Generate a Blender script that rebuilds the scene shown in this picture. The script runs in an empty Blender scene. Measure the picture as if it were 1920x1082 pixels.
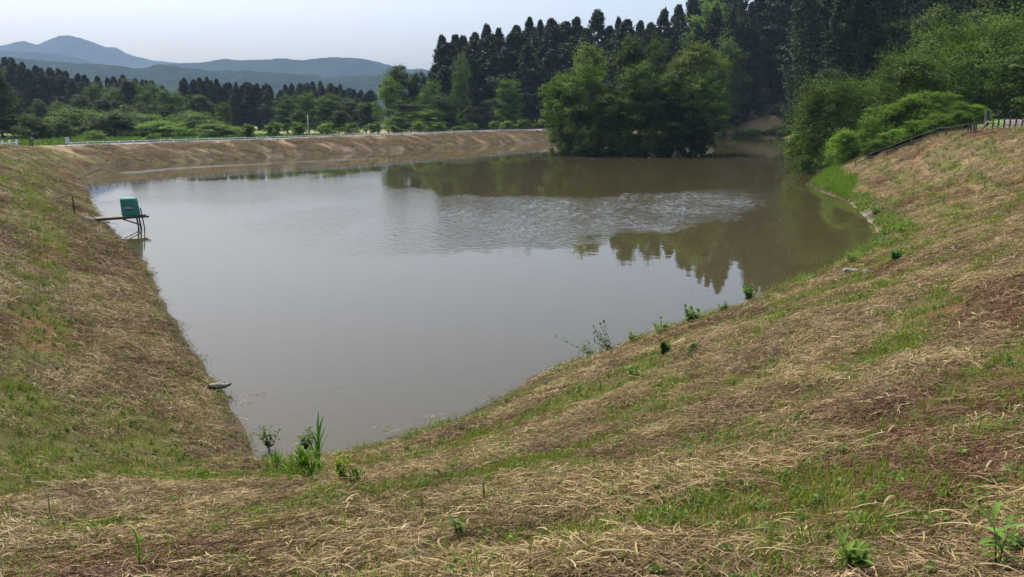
import bpy, math, random
import numpy as np

# ------------------------------------------------------------------ camera, sky, sun, exposure
SC = bpy.context.scene
COL = SC.collection
F, HZ, CAM_H = 1500.0, 220.0, 8.0
PITCH = math.atan((541 - HZ) / F)
cam_d = bpy.data.cameras.new('camera')
cam_d.sensor_width = 36.0
cam_d.lens = 36.0 * F / 1920.0
cam_d.clip_start = 0.1
cam_d.clip_end = 30000
cam = bpy.data.objects.new('camera', cam_d)
COL.objects.link(cam)
cam.location = (0, 0, CAM_H)
cam.rotation_euler = (math.pi / 2 - PITCH, 0, 0)
SC.camera = cam

SUN_DIR = np.array([-0.50, 0.50, 1.15]); SUN_DIR /= np.linalg.norm(SUN_DIR)
SUN_EL = math.asin(SUN_DIR[2])
SUN_AZ = math.atan2(SUN_DIR[0], SUN_DIR[1])          # clockwise from +Y
world = bpy.data.worlds.new('World'); SC.world = world
world.use_nodes = True
wn = world.node_tree.nodes; wl = world.node_tree.links
sky = wn.new('ShaderNodeTexSky'); sky.sky_type = 'NISHITA'
sky.sun_disc = False
sky.sun_elevation = SUN_EL
sky.sun_rotation = SUN_AZ
sky.altitude = 50
sky.air_density = 1.0; sky.dust_density = 6.0; sky.ozone_density = 1.4
bg = wn['Background']; bg.inputs['Strength'].default_value = 0.15
wl.new(sky.outputs['Color'], bg.inputs['Color'])

sun_d = bpy.data.lights.new('sun', 'SUN')
sun_d.energy = 2.9; sun_d.angle = math.radians(0.53); sun_d.color = (1.0, 0.93, 0.81)
sun = bpy.data.objects.new('sun', sun_d); COL.objects.link(sun)
sun.location = (0, 0, 60)
sun.rotation_euler = (math.acos(SUN_DIR[2]), 0, math.atan2(SUN_DIR[1], SUN_DIR[0]) + math.pi / 2)

SC.view_settings.view_transform = 'Standard'
SC.view_settings.look = 'None'
SC.view_settings.exposure = 0.78
SC.view_settings.gamma = 1.0
SC.view_settings.use_curve_mapping = False
SC.render.engine = 'CYCLES'
SC.cycles.use_denoising = True
SC.cycles.use_adaptive_sampling = False
SC.cycles.max_bounces = 6
SC.cycles.diffuse_bounces = 3
SC.cycles.glossy_bounces = 3
SC.cycles.transmission_bounces = 3
SC.cycles.volume_bounces = 1
SC.cycles.transparent_max_bounces = 4

rng = np.random.default_rng(11)
random.seed(11)
PI = math.pi

# ------------------------------------------------------------------ helpers
def ray(px, py):
    x = (px - 960) / F; u = (541 - py) / F
    return np.array([x, math.cos(PITCH) + u * math.sin(PITCH), -math.sin(PITCH) + u * math.cos(PITCH)])

def at_z(px, py, z=0.0):
    d = ray(px, py); t = (z - CAM_H) / d[2]
    return d * t + np.array([0, 0, CAM_H])

def at_d(px, d):
    """ground position under pixel column px (taken at horizon height) at forward distance d"""
    r = ray(px, HZ)
    return r[0] / r[1] * d, d

def z_at(py, d):
    """height of a point seen at pixel row py at forward distance d"""
    r = ray(960, py)
    return CAM_H + r[2] / r[1] * d

def smooth(a, b, x):
    t = np.clip((x - a) / (b - a), 0, 1)
    return t * t * (3 - 2 * t)

def _hash(i, j, seed):
    h = (i.astype(np.int64) * 374761393 + j.astype(np.int64) * 668265263 + seed * 974711) & 0x7fffffff
    h = ((h ^ (h >> 13)) * 1274126177) & 0x7fffffff
    h = h ^ (h >> 16)
    return (h & 0xffff) / 65535.0

def vnoise(x, y, seed=0):
    x = np.asarray(x, float); y = np.asarray(y, float)
    i = np.floor(x); j = np.floor(y)
    fx = x - i; fy = y - j
    fx = fx * fx * (3 - 2 * fx); fy = fy * fy * (3 - 2 * fy)
    a = _hash(i, j, seed); b = _hash(i + 1, j, seed); c = _hash(i, j + 1, seed); d = _hash(i + 1, j + 1, seed)
    return (a * (1 - fx) + b * fx) * (1 - fy) + (c * (1 - fx) + d * fx) * fy

def fbm(x, y, seed=0, octv=4):
    v = 0; a = 0.5; n = 0
    for k in range(octv):
        v = v + a * vnoise(x * 2 ** k + 17.3 * k, y * 2 ** k - 9.1 * k, seed + k); n += a; a *= 0.5
    return v / n

def tag(o, label=None, cat=None, group=None, kind=None):
    if label: o['label'] = label
    if cat: o['category'] = cat
    if group: o['group'] = group
    if kind: o['kind'] = kind
    return o

def make_mesh(name, V, faces=None, quads=None, tris=None, cols=None, mat=None, smooth_shade=False):
    me = bpy.data.meshes.new(name)
    V = np.asarray(V, np.float32)
    if faces is not None:
        me.from_pydata([tuple(v) for v in V.tolist()], [], faces)
    else:
        P = np.asarray(quads if quads is not None else tris, np.int32)
        k = P.shape[1]; n = P.shape[0]
        me.vertices.add(len(V)); me.vertices.foreach_set('co', V.ravel())
        me.loops.add(n * k); me.loops.foreach_set('vertex_index', P.ravel())
        me.polygons.add(n); me.polygons.foreach_set('loop_start', np.arange(0, n * k, k, dtype=np.int32))
        me.update(calc_edges=True)
    if cols is not None:
        at = me.color_attributes.new('Col', 'FLOAT_COLOR', 'POINT')
        c = np.ones((len(V), 4), np.float32); c[:, :3] = np.clip(cols, 0, 1)
        at.data.foreach_set('color', c.ravel())
    if smooth_shade:
        me.polygons.foreach_set('use_smooth', np.ones(len(me.polygons), bool))
    if mat: me.materials.append(mat)
    me.validate(); me.update()
    return me

def obj(name, me, parent=None, loc=(0, 0, 0), rot=(0, 0, 0), scale=(1, 1, 1)):
    o = bpy.data.objects.new(name, me); COL.objects.link(o)
    o.location = loc; o.rotation_euler = rot; o.scale = scale
    if parent: o.parent = parent
    return o

def empty(name, loc, rz=0, label=None, cat=None, group=None, rot=None):
    o = bpy.data.objects.new(name, None); COL.objects.link(o)
    o.location = loc; o.rotation_euler = rot if rot else (0, 0, rz)
    o.empty_display_size = 0.2
    return tag(o, label, cat, group)

class MB:
    """collects boxes, tubes and free faces for one mesh"""
    def __init__(s): s.v = []; s.f = []
    def box(s, c, size, rz=0.0, taper=(1, 1), shift=(0, 0), bevel=0.0):
        cx, cy, cz = c; hx, hy, hz = [q / 2 for q in size]; n = len(s.v)
        ca, sa = math.cos(rz), math.sin(rz)
        def ringpts(z, tx, ty, ox, oy, b):
            px, py = hx * tx, hy * ty
            b = min(b, px * .9, py * .9)
            if b > 0:
                k = b * 0.3
                L = [(-px + b, -py), (px - b, -py), (px - k, -py + k), (px, -py + b), (px, py - b), (px - k, py - k), (px - b, py), (-px + b, py), (-px + k, py - k), (-px, py - b), (-px, -py + b), (-px + k, -py + k)]
            else:
                L = [(-px, -py), (px, -py), (px, py), (-px, py)]
            return [(cx + (x + ox) * ca - (y + oy) * sa, cy + (x + ox) * sa + (y + oy) * ca, cz + z) for x, y in L]
        rings = []
        if bevel > 0:
            rings.append(ringpts(-hz, 1 - bevel / hx * .6, 1 - bevel / hy * .6, 0, 0, bevel))
            rings.append(ringpts(-hz + bevel, 1, 1, 0, 0, bevel))
            rings.append(ringpts(hz - bevel, taper[0], taper[1], shift[0], shift[1], bevel))
            rings.append(ringpts(hz, taper[0] * (1 - bevel / hx * .6), taper[1] * (1 - bevel / hy * .6), shift[0], shift[1], bevel))
        else:
            rings = [ringpts(-hz, 1, 1, 0, 0, 0), ringpts(hz, taper[0], taper[1], shift[0], shift[1], 0)]
        k = len(rings[0])
        for r in rings: s.v += r
        for i in range(len(rings) - 1):
            for j in range(k):
                a = n + i * k + j; b2 = n + i * k + (j + 1) % k
                s.f.append((a, b2, b2 + k, a + k))
        s.f.append(tuple(n + j for j in reversed(range(k))))
        s.f.append(tuple(n + (len(rings) - 1) * k + j for j in range(k)))
        return s
    def tube(s, pts, r, seg=6, cap=True):
        pts = [np.array(p, float) for p in pts]; n0 = len(s.v); m = len(pts)
        rs = r if hasattr(r, '__len__') else [r] * m
        for i, p in enumerate(pts):
            t = (pts[min(i + 1, m - 1)] - pts[max(i - 1, 0)]); t /= (np.linalg.norm(t) + 1e-9)
            a = np.array([0, 0, 1.0]) if abs(t[2]) < .9 else np.array([1.0, 0, 0])
            u = np.cross(t, a); u /= np.linalg.norm(u); w = np.cross(t, u)
            for k in range(seg):
                q = 2 * PI * k / seg
                s.v.append(tuple(p + rs[i] * (u * math.cos(q) + w * math.sin(q))))
        for i in range(m - 1):
            for k in range(seg):
                a = n0 + i * seg + k; b = n0 + i * seg + (k + 1) % seg
                s.f.append((a, a + seg, b + seg, b))
        if cap:
            s.f.append(tuple(n0 + k for k in range(seg)))
            s.f.append(tuple(n0 + (m - 1) * seg + k for k in reversed(range(seg))))
        return s
    def beam(s, p, q, w, h):
        p = np.array(p, float); q = np.array(q, float); t = q - p; t /= np.linalg.norm(t)
        a = np.array([0, 0, 1.0]) if abs(t[2]) < .95 else np.array([1.0, 0, 0])
        u = np.cross(t, a); u /= np.linalg.norm(u); v = np.cross(u, t)
        n = len(s.v)
        for e in (p, q):
            for a_, b_ in ((-1, -1), (1, -1), (1, 1), (-1, 1)):
                s.v.append(tuple(e + u * a_ * w / 2 + v * b_ * h / 2))
        s.f += [(n, n + 1, n + 5, n + 4), (n + 1, n + 2, n + 6, n + 5), (n + 2, n + 3, n + 7, n + 6), (n + 3, n, n + 4, n + 7), (n + 3, n + 2, n + 1, n), (n + 4, n + 5, n + 6, n + 7)]
        return s
    def mesh(s, name, mat, smooth_shade=False):
        return make_mesh(name, s.v, faces=s.f, mat=mat, smooth_shade=smooth_shade)
    def build(s, name, mat, parent=None, smooth_shade=False, **k):
        return obj(name, s.mesh(name, mat, smooth_shade), parent, **k)

# ------------------------------------------------------------------ materials
def new_mat(name):
    m = bpy.data.materials.new(name); m.use_nodes = True
    nt = m.node_tree; return m, nt.nodes, nt.links, nt.nodes['Principled BSDF']

def noise_node(N, L, scale, detail=4, rough=.6, coord='Object', vec=None):
    t = N.new('ShaderNodeTexNoise'); t.inputs['Scale'].default_value = scale
    t.inputs['Detail'].default_value = detail; t.inputs['Roughness'].default_value = rough
    if vec is None:
        c = N.new('ShaderNodeTexCoord'); L.new(c.outputs[coord], t.inputs['Vector'])
    else:
        L.new(vec, t.inputs['Vector'])
    return t

def ramp(N, L, src, stops):
    r = N.new('ShaderNodeValToRGB'); e = r.color_ramp.elements
    while len(e) < len(stops): e.new(0.5)
    for k, (p, c) in enumerate(stops):
        e[k].position = p; e[k].color = (*c, 1) if len(c) == 3 else c
    L.new(src, r.inputs['Fac']); return r

def plain(name, c1, c2, rough=.7, scale=6, bump=.2, metallic=0, spec=.4):
    m, N, L, b = new_mat(name)
    t = noise_node(N, L, scale, 6)
    r = ramp(N, L, t.outputs['Fac'], [(.3, c1), (.7, c2)])
    L.new(r.outputs['Color'], b.inputs['Base Color'])
    b.inputs['Roughness'].default_value = rough; b.inputs['Metallic'].default_value = metallic
    b.inputs['Specular IOR Level'].default_value = spec
    if bump:
        bp = N.new('ShaderNodeBump'); bp.inputs['Strength'].default_value = bump; bp.inputs['Distance'].default_value = .02
        L.new(t.outputs['Fac'], bp.inputs['Height']); L.new(bp.outputs['Normal'], b.inputs['Normal'])
    return m

def leaf_mat(name, trans=.25, rough=.6, spec=.10, rnd=.35, gain=1.0):
    """leaf colour from the mesh's Col attribute, varied from plant to plant"""
    m, N, L, b = new_mat(name)
    a = N.new('ShaderNodeAttribute'); a.attribute_name = 'Col'
    oi = N.new('ShaderNodeObjectInfo')
    mr = N.new('ShaderNodeMapRange'); mr.inputs['To Min'].default_value = gain * (1 - rnd); mr.inputs['To Max'].default_value = gain * (1 + rnd)
    L.new(oi.outputs['Random'], mr.inputs['Value'])
    mul = N.new('ShaderNodeVectorMath'); mul.operation = 'SCALE'
    L.new(a.outputs['Color'], mul.inputs[0]); L.new(mr.outputs['Result'], mul.inputs['Scale'])
    L.new(mul.outputs['Vector'], b.inputs['Base Color'])
    b.inputs['Roughness'].default_value = rough; b.inputs['Specular IOR Level'].default_value = spec
    if trans > 0:
        tr = N.new('ShaderNodeBsdfTranslucent'); mx = N.new('ShaderNodeMixShader'); mx.inputs['Fac'].default_value = trans
        m2 = N.new('ShaderNodeVectorMath'); m2.operation = 'MULTIPLY'; m2.inputs[1].default_value = (1.15, 1.4, .6)
        L.new(mul.outputs['Vector'], m2.inputs[0]); L.new(m2.outputs['Vector'], tr.inputs['Color'])
        L.new(b.outputs['BSDF'], mx.inputs[1]); L.new(tr.outputs['BSDF'], mx.inputs[2])
        L.new(mx.outputs['Shader'], N['Material Output'].inputs['Surface'])
    return m

M = {}
M['leaf'] = leaf_mat('broad_leaf', trans=.34)
M['needle'] = leaf_mat('cedar_needle', trans=.12, rough=.7, spec=.15, rnd=.22)
M['blade'] = leaf_mat('grass_blade', trans=.3, rnd=.25)
M['straw'] = leaf_mat('dry_straw', trans=.12, rough=.6, spec=.25, rnd=.25)
M['bark'] = plain('bark', (.05, .038, .028), (.11, .085, .065), .9, 8, .6)
M['cedar_bark'] = plain('cedar_bark', (.07, .045, .035), (.14, .1, .08), .9, 6, .6)
M['stem'] = plain('plant_stem', (.06, .07, .02), (.12, .12, .05), .7, 20, .1)
M['dark_wood'] = plain('weathered_dark_wood', (.025, .021, .02), (.06, .05, .045), .8, 12, .4)
M['grey_wood'] = plain('weathered_grey_wood', (.12, .10, .08), (.24, .21, .18), .85, 14, .5)
M['deck_wood'] = plain('deck_board', (.11, .095, .08), (.22, .19, .16), .8, 10, .3)
M['steel'] = plain('dark_painted_steel', (.025, .022, .028), (.05, .045, .05), .5, 20, .1)
M['white_paint'] = plain('white_painted_metal', (.66, .68, .70), (.82, .83, .84), .45, 9, .05)
M['sign_face'] = plain('pale_board_face', (.42, .47, .55), (.55, .6, .66), .5, 5, .02)
M['green_plastic'] = plain('green_plastic', (.016, .16, .11), (.024, .205, .145), .42, 3, .08, spec=.5)
M['sunlit_lid'] = plain('sunlit_green_plastic', (.03, .26, .18), (.05, .32, .22), .4, 3, .05, spec=.5)  # paler than the body: sunlight on the box top put into the colour
M['badge'] = plain('grey_blue_badge', (.2, .21, .29), (.34, .35, .42), .4, 14, 0)
M['badge_dark'] = plain('dark_blue_print', (.008, .012, .04), (.015, .02, .07), .4, 14, 0)
M['rope'] = plain('pale_rope', (.4, .36, .3), (.55, .5, .42), .9, 40, .3)
M['stone'] = plain('grey_stone', (.10, .095, .088), (.2, .19, .175), .9, 5, .6)
M['pole'] = plain('concrete_pole', (.4, .4, .4), (.52, .52, .52), .8, 6, .1)
M['gravel'] = plain('pale_gravel', (.22, .19, .16), (.34, .30, .26), .95, 9, .4)
M['path'] = plain('grey_path', (.075, .066, .068), (.12, .108, .11), .95, 7, .4)

# ------------------------------------------------------------------ the pond outline and the terrain
shore_px = [(480, 866), (466, 820), (437, 774), (415, 735), (385, 690), (350, 640), (320, 590), (300, 550), (285, 520), (265, 490),
            (245, 470), (225, 447), (205, 430), (190, 412), (180, 396), (170, 375), (158, 355), (152, 340), (155, 329), (191, 314),
            (280, 309), (388, 302), (520, 294), (631, 289), (722, 284.5), (782, 281), (873, 275.5), (963, 269.5), (1033, 265),
            (1200, 260.5), (1340, 258.5), (1470, 258.5), (1478, 275), (1490, 298), (1530, 318), (1535, 330), (1517, 346), (1545, 362), (1590, 377),
            (1612, 397), (1640, 425), (1650, 441), (1645, 457), (1600, 484), (1560, 502), (1500, 528), (1440, 552), (1390, 573),
            (1340, 592), (1290, 608), (1230, 625), (1180, 645), (1110, 668), (1050, 693), (1000, 715), (950, 742), (900, 765),
            (870, 782), (800, 809), (740, 826), (690, 842), (640, 855), (540, 868)]
SHORE = np.array([at_z(px, py)[:2] for px, py in shore_px])

def poly_sdf(x, y, poly):
    """signed distance (outside positive) and arc length of the nearest outline point"""
    x = np.asarray(x, float); y = np.asarray(y, float)
    best = np.full(x.shape, 1e18); arc = np.zeros(x.shape); inside = np.zeros(x.shape, bool); acc = 0.0
    n = len(poly)
    for i in range(n):
        ax, ay = poly[i]; bx, by = poly[(i + 1) % n]
        dx, dy = bx - ax, by - ay; l2 = dx * dx + dy * dy
        t = np.clip(((x - ax) * dx + (y - ay) * dy) / l2, 0, 1)
        d2 = (x - ax - t * dx) ** 2 + (y - ay - t * dy) ** 2
        m = d2 < best
        best = np.where(m, d2, best); arc = np.where(m, acc + t * math.sqrt(l2), arc)
        c = ((ay > y) != (by > y))
        with np.errstate(divide='ignore', invalid='ignore'):
            xi = ax + (y - ay) * dx / (dy if dy else 1e-9)
        inside ^= c & (x < xi)
        acc += math.sqrt(l2)
    s = np.sqrt(best)
    return np.where(inside, -s, s), arc

CREST = np.array([(0, 0, 6.65), (15, 20, 6.9), (40, 50, 7.1), (46, 79, 6.95), (60, 108, 7.3), (75, 80, 7.4), (-6, 3, 6.4), (-20, 20, 5.0),
                  (-45, 55, 4.4), (-75, 110, 3.95), (-74, 142, 3.3), (-55, 165, 3.3), (-25, 210, 3.6), (15, 290, 3.75), (60, 345, 2.6), (110, 345, 2.6),
                  (90, 240, 5), (62, 140, 5), (70, 180, 5)])
WOOD = np.array([(-70, 380), (-40, 345), (20, 330), (70, 350), (130, 348), (128, 300), (100, 200), (92, 150), (105, 122), (180, 95), (900, 90), (900, 1200), (-70, 1200)])

def terrain(x, y, want=False):
    x = np.asarray(x, float); y = np.asarray(y, float)
    s, t = poly_sdf(x, y, SHORE)
    r = np.hypot(x, y)
    wob = (fbm(x / 1.7, y / 1.7, 3, 3) - .5) * np.clip(r / 60, .35, .5)
    sw = s + wob * np.exp(-np.abs(s) / 6)
    num = 0; den = 0
    for cx, cy, c in CREST:
        w = 1.0 / (((x - cx) ** 2 + (y - cy) ** 2 + 4) ** 1.6); num = num + w * c; den = den + w
    crest = num / den
    up = (.362 + .068 * smooth(16, 48, r) + .14 * smooth(36, 44, x) * smooth(58, 74, y) * smooth(118, 98, y)) * sw
    k = .7
    h = -np.log(np.exp(np.clip(-up / k, -60, 60)) + np.exp(-crest / k)) * k     # soft minimum
    h = np.where(s < 0, np.maximum(.4 * sw, -3), h)
    field = smooth(14, 27, s) * smooth(.085, .035, x / np.maximum(y, 1)) * smooth(95, 125, y)
    h = h * (1 - field) + field * (1.0 + .8 * fbm(x / 70, y / 70, 5, 2))
    wd, _ = poly_sdf(x, y, WOOD)
    dep = np.maximum(-wd, 0)
    h = h + 62 * (1 - np.exp(-dep * .5 / 62)) + np.where(dep > 0, 0, 0)
    # rise of the lawn behind the rope fence
    h = h + smooth(84, 125, y) * smooth(44, 60, x) * smooth(200, 140, y) * .55
    # cut earth mound at the head of the cove
    mx, my = at_d(1432, 343)
    h = h + 6.4 * np.exp(-(((x - mx) / 11.0) ** 2 + ((y - my) / 12.0) ** 2)) * (.6 + .8 * fbm(x / 5, y / 5, 9, 4))
    # far away everything settles to the plain
    far = smooth(700, 1500, r)
    h = h * (1 - far) + far * 1.0
    # relief: rows of raked hay and small hummocks on the banks
    bank = smooth(.3, 1.5, s) * smooth(60, 30, s) * (1 - field)
    h = h + bank * ((fbm(x / 2.6, y / 2.6, 21, 4) - .5) * .30 + (fbm(x / .55, y / .55, 22, 3) - .5) * .12 * smooth(60, 25, r))
    row, hay = hay_fields(x, y, s, t)
    h = h + bank * .09 * hay * smooth(90, 20, r)
    if want: return h, s, t, field, dep, hay
    return h

HAY_SPOTS = [(*at_z(px, py, z)[:2], rr_, v) for px, py, z, rr_, v in ((900, 1040, 5.0, 1.0, .9), (1240, 1010, 5.2, 1.0, .8), (240, 1010, 4.4, 1.1, .7), (1720, 740, 5.0, 1.8, .8), (1480, 690, 4.0, 2.0, .7), (1860, 800, 5.6, 1.0, .8), (1430, 900, 5.0, .9, -.9), (700, 930, 3.2, 1.4, -.8), (1400, 780, 4.4, 1.2, -.8), (1000, 850, 3.4, 1.3, -.6))]

def hay_fields(x, y, s, t):
    """0..1 amount of raked hay: long uneven swaths that follow the bank"""
    warp = (fbm(t / 9, s / 4, 31, 3) - .5) * 4.2
    row = .5 + .5 * np.sin(2 * PI * (s + warp) / 3.1 + 1.4)
    patch = fbm(t / 5.0, s / 2.2, 33, 3)
    v = .5 * row + 1.1 * patch - .27
    hay = smooth(.44, .66, v)
    for hx, hy, hr, hv in HAY_SPOTS:
        hay = np.clip(hay + hv * np.exp(-((x - hx) ** 2 + ((y - hy) * 1.3) ** 2) / hr ** 2) * (.6 + .8 * fbm(x / .8, y / .8, 36, 2)), 0, 1)
    left = smooth(3, -8, x - 0.0) * smooth(16, 24, y + 0 * x)
    lowl = left * smooth(3.6, 2.2, s)                                    # hay hanging down the lower left bank
    midl = left * np.exp(-((s - 4.2) / 1.2) ** 2) * smooth(.25, .5, fbm(t / 6, s / 2, 35, 3))     # green berm along it
    hay = np.clip(hay * (1 - midl * .9) + lowl * .9, 0, 1)
    return row, hay

def gh(x, y):
    return float(terrain(np.array([x]), np.array([y]))[0])

def on_ground(px, py, lo=.5, hi=400):
    """first hit of the pixel ray with the terrain"""
    d = ray(px, py); ts = np.geomspace(1.5, 700, 2400)
    P = d[None] * ts[:, None] + np.array([0, 0, CAM_H])
    h = np.maximum(terrain(P[:, 0], P[:, 1]), 0)
    k = np.argmax(P[:, 2] <= h)
    return float(P[k, 0]), float(P[k, 1]), float(h[k])

def lerp(a, b, t):
    t = np.asarray(t)[..., None]; return np.asarray(a) * (1 - t) + np.asarray(b) * t

def bank_colour(x, y, s, t, hay):
    n1 = fbm(x / 1.3, y / 1.3, 41, 4); n2 = fbm(x / .35, y / .35, 42, 3); n3 = fbm(t / 4.0, s / 1.5, 43, 3)
    soil = lerp((.06, .04, .025), (.125, .088, .05), n2)
    green = lerp((.068, .088, .016), (.135, .155, .03), n2)
    straw = lerp((.16, .11, .06), (.30, .22, .125), n2)
    c = lerp(soil, green, smooth(.40, .62, n1 * .65 + n3 * .35 + (1 - hay) * .1) * .6)
    c = lerp(c, straw, np.clip(hay * 1.05 - .08, 0, 1) * smooth(.25, .5, n2 * .6 + n1 * .4))
    red = smooth(.60, .72, fbm(x / 3.2, y / 3.2, 47, 4))
    c = lerp(c, lerp((.13, .06, .035), (.19, .095, .055), n2), red * .75)
    return c

def build_ground():
    az = np.concatenate([np.linspace(-180, -42, 60, endpoint=False), np.linspace(-42, 42, 560), np.linspace(42, 180, 60)[1:]])
    az = np.radians(az)
    rr = np.concatenate([[0.0], np.geomspace(.7, 420, 430), np.geomspace(440, 7000, 40)])
    A, R = np.meshgrid(az, rr)
    X = (R * np.sin(A)).ravel(); Y = (R * np.cos(A)).ravel()
    h, s, t, field, dep, hay = terrain(X, Y, True)
    c = bank_colour(X, Y, s, t, hay)
    n = fbm(X / 2.0, Y / 2.0, 51, 4)
    damm = smooth(118, 135, Y) * smooth(-.60, -.53, X / np.maximum(Y, 1)) * smooth(.075, .05, X / np.maximum(Y, 1)) * (1 - field) * smooth(-1, .5, s)
    nd = fbm(X / 2.2, Y / 2.2, 52, 4)
    dc = lerp((.15, .112, .08), (.30, .215, .13), smooth(.35, .65, nd))
    gc = lerp((.10, .09, .082), (.19, .165, .14), smooth(.3, .7, fbm(X / .9, Y / .9, 53, 3)))
    dc = lerp(dc, gc, smooth(5.2, 2.5, s + 3 * (nd - .5)) * .7)
    dc = lerp(dc, np.array([.13, .13, .035]), smooth(.58, .7, fbm(X / 7, Y / 4, 54, 3)) * .6)
    c = lerp(c, dc, damm)
    fc = lerp((.055, .10, .018), (.11, .16, .03), n)
    fc = lerp(fc, lerp((.26, .22, .12), (.2, .17, .1), n), smooth(300, 330, Y) * smooth(.6, .7, fbm(X / 40, Y / 25, 57, 2)))
    c = lerp(c, fc, np.clip(field + smooth(400, 600, R.ravel()), 0, 1))
    lawn = smooth(84, 90, Y) * smooth(40, 50, X) * smooth(230, 170, Y) * smooth(2, 6, s - 12)
    c = lerp(c, lerp((.07, .13, .02), (.12, .19, .035), n), lawn)
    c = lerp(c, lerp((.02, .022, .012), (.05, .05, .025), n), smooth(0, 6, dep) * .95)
    mx, my = at_d(1432, 343)
    mm = np.exp(-(((X - mx) / 12.0) ** 2 + ((Y - my) / 13.0) ** 2))
    c = lerp(c, lerp((.075, .085, .03), (.24, .17, .09), fbm(X / 3, Y / 3, 58, 3)), smooth(.2, .5, mm))
    # wet mud right at the waterline, grey on the right-hand corner of the pond
    mud = smooth(.55, .10, h) * smooth(-.5, .05, h)
    c = lerp(c, np.array([.062, .047, .032]), mud * .9)
    rm = smooth(1.3, .3, s) * smooth(24, 27, X) * smooth(82, 76, Y) * smooth(48, 52, Y)
    c = lerp(c, lerp((.12, .108, .09), (.19, .175, .15), n), rm)
    c = np.where((s < -.2)[:, None], np.array([.09, .07, .045]), c)
    nr, na = len(rr), len(az)
    i, j = np.meshgrid(np.arange(nr - 1), np.arange(na - 1), indexing='ij')
    a = (i * na + j).ravel()
    Q = np.stack([a, a + 1, a + na + 1, a + na], 1)
    m, N, L, b = new_mat('ground_cover')
    at = N.new('ShaderNodeAttribute'); at.attribute_name = 'Col'
    t1 = noise_node(N, L, 9, 8, .75); t2 = noise_node(N, L, 1.1, 6, .7)
    mr = N.new('ShaderNodeMapRange'); mr.inputs['From Min'].default_value = .3; mr.inputs['From Max'].default_value = .7
    mr.inputs['To Min'].default_value = .62; mr.inputs['To Max'].default_value = 1.4
    L.new(t1.outputs['Fac'], mr.inputs['Value'])
    mr2 = N.new('ShaderNodeMapRange'); mr2.inputs['From Min'].default_value = .3; mr2.inputs['From Max'].default_value = .7
    mr2.inputs['To Min'].default_value = .8; mr2.inputs['To Max'].default_value = 1.2
    L.new(t2.outputs['Fac'], mr2.inputs['Value'])
    mu = N.new('ShaderNodeMath'); mu.operation = 'MULTIPLY'; L.new(mr.outputs[0], mu.inputs[0]); L.new(mr2.outputs[0], mu.inputs[1])
    sc = N.new('ShaderNodeVectorMath'); sc.operation = 'SCALE'; L.new(at.outputs['Color'], sc.inputs[0]); L.new(mu.outputs[0], sc.inputs['Scale'])
    L.new(sc.outputs[0], b.inputs['Base Color']); b.inputs['Roughness'].default_value = .95; b.inputs['Specular IOR Level'].default_value = .15
    bp = N.new('ShaderNodeBump'); bp.inputs['Strength'].default_value = .8; bp.inputs['Distance'].default_value = .12
    t3 = noise_node(N, L, 5, 8, .8); L.new(t3.outputs['Fac'], bp.inputs['Height']); L.new(bp.outputs['Normal'], b.inputs['Normal'])
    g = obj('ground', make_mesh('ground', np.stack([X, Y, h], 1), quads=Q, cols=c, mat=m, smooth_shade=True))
    tag(g, 'banks of cut dry grass and green regrowth round the pond, with the field and wood floor behind', None, None, 'structure')
    return g
build_ground()

# ------------------------------------------------------------------ water
ripple_px = [(165, 350), (330, 343), (520, 344), (690, 350), (760, 354), (830, 366), (1000, 371), (1150, 368), (1300, 358), (1400, 355), (1470, 358), (1496, 366),
             (1480, 378), (1380, 403), (1280, 425), (1150, 436), (1060, 446), (940, 458), (830, 474), (600, 490), (330, 500), (255, 470), (205, 425)]
streak_px = [(215, 323), (330, 313), (470, 306.5), (620, 299.5), (760, 295), (815, 294.8), (760, 296), (620, 301.5), (470, 310), (330, 318), (230, 328)]
RIP = np.array([at_z(*p)[:2] for p in ripple_px]); STR = np.array([at_z(*p)[:2] for p in streak_px])

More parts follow.
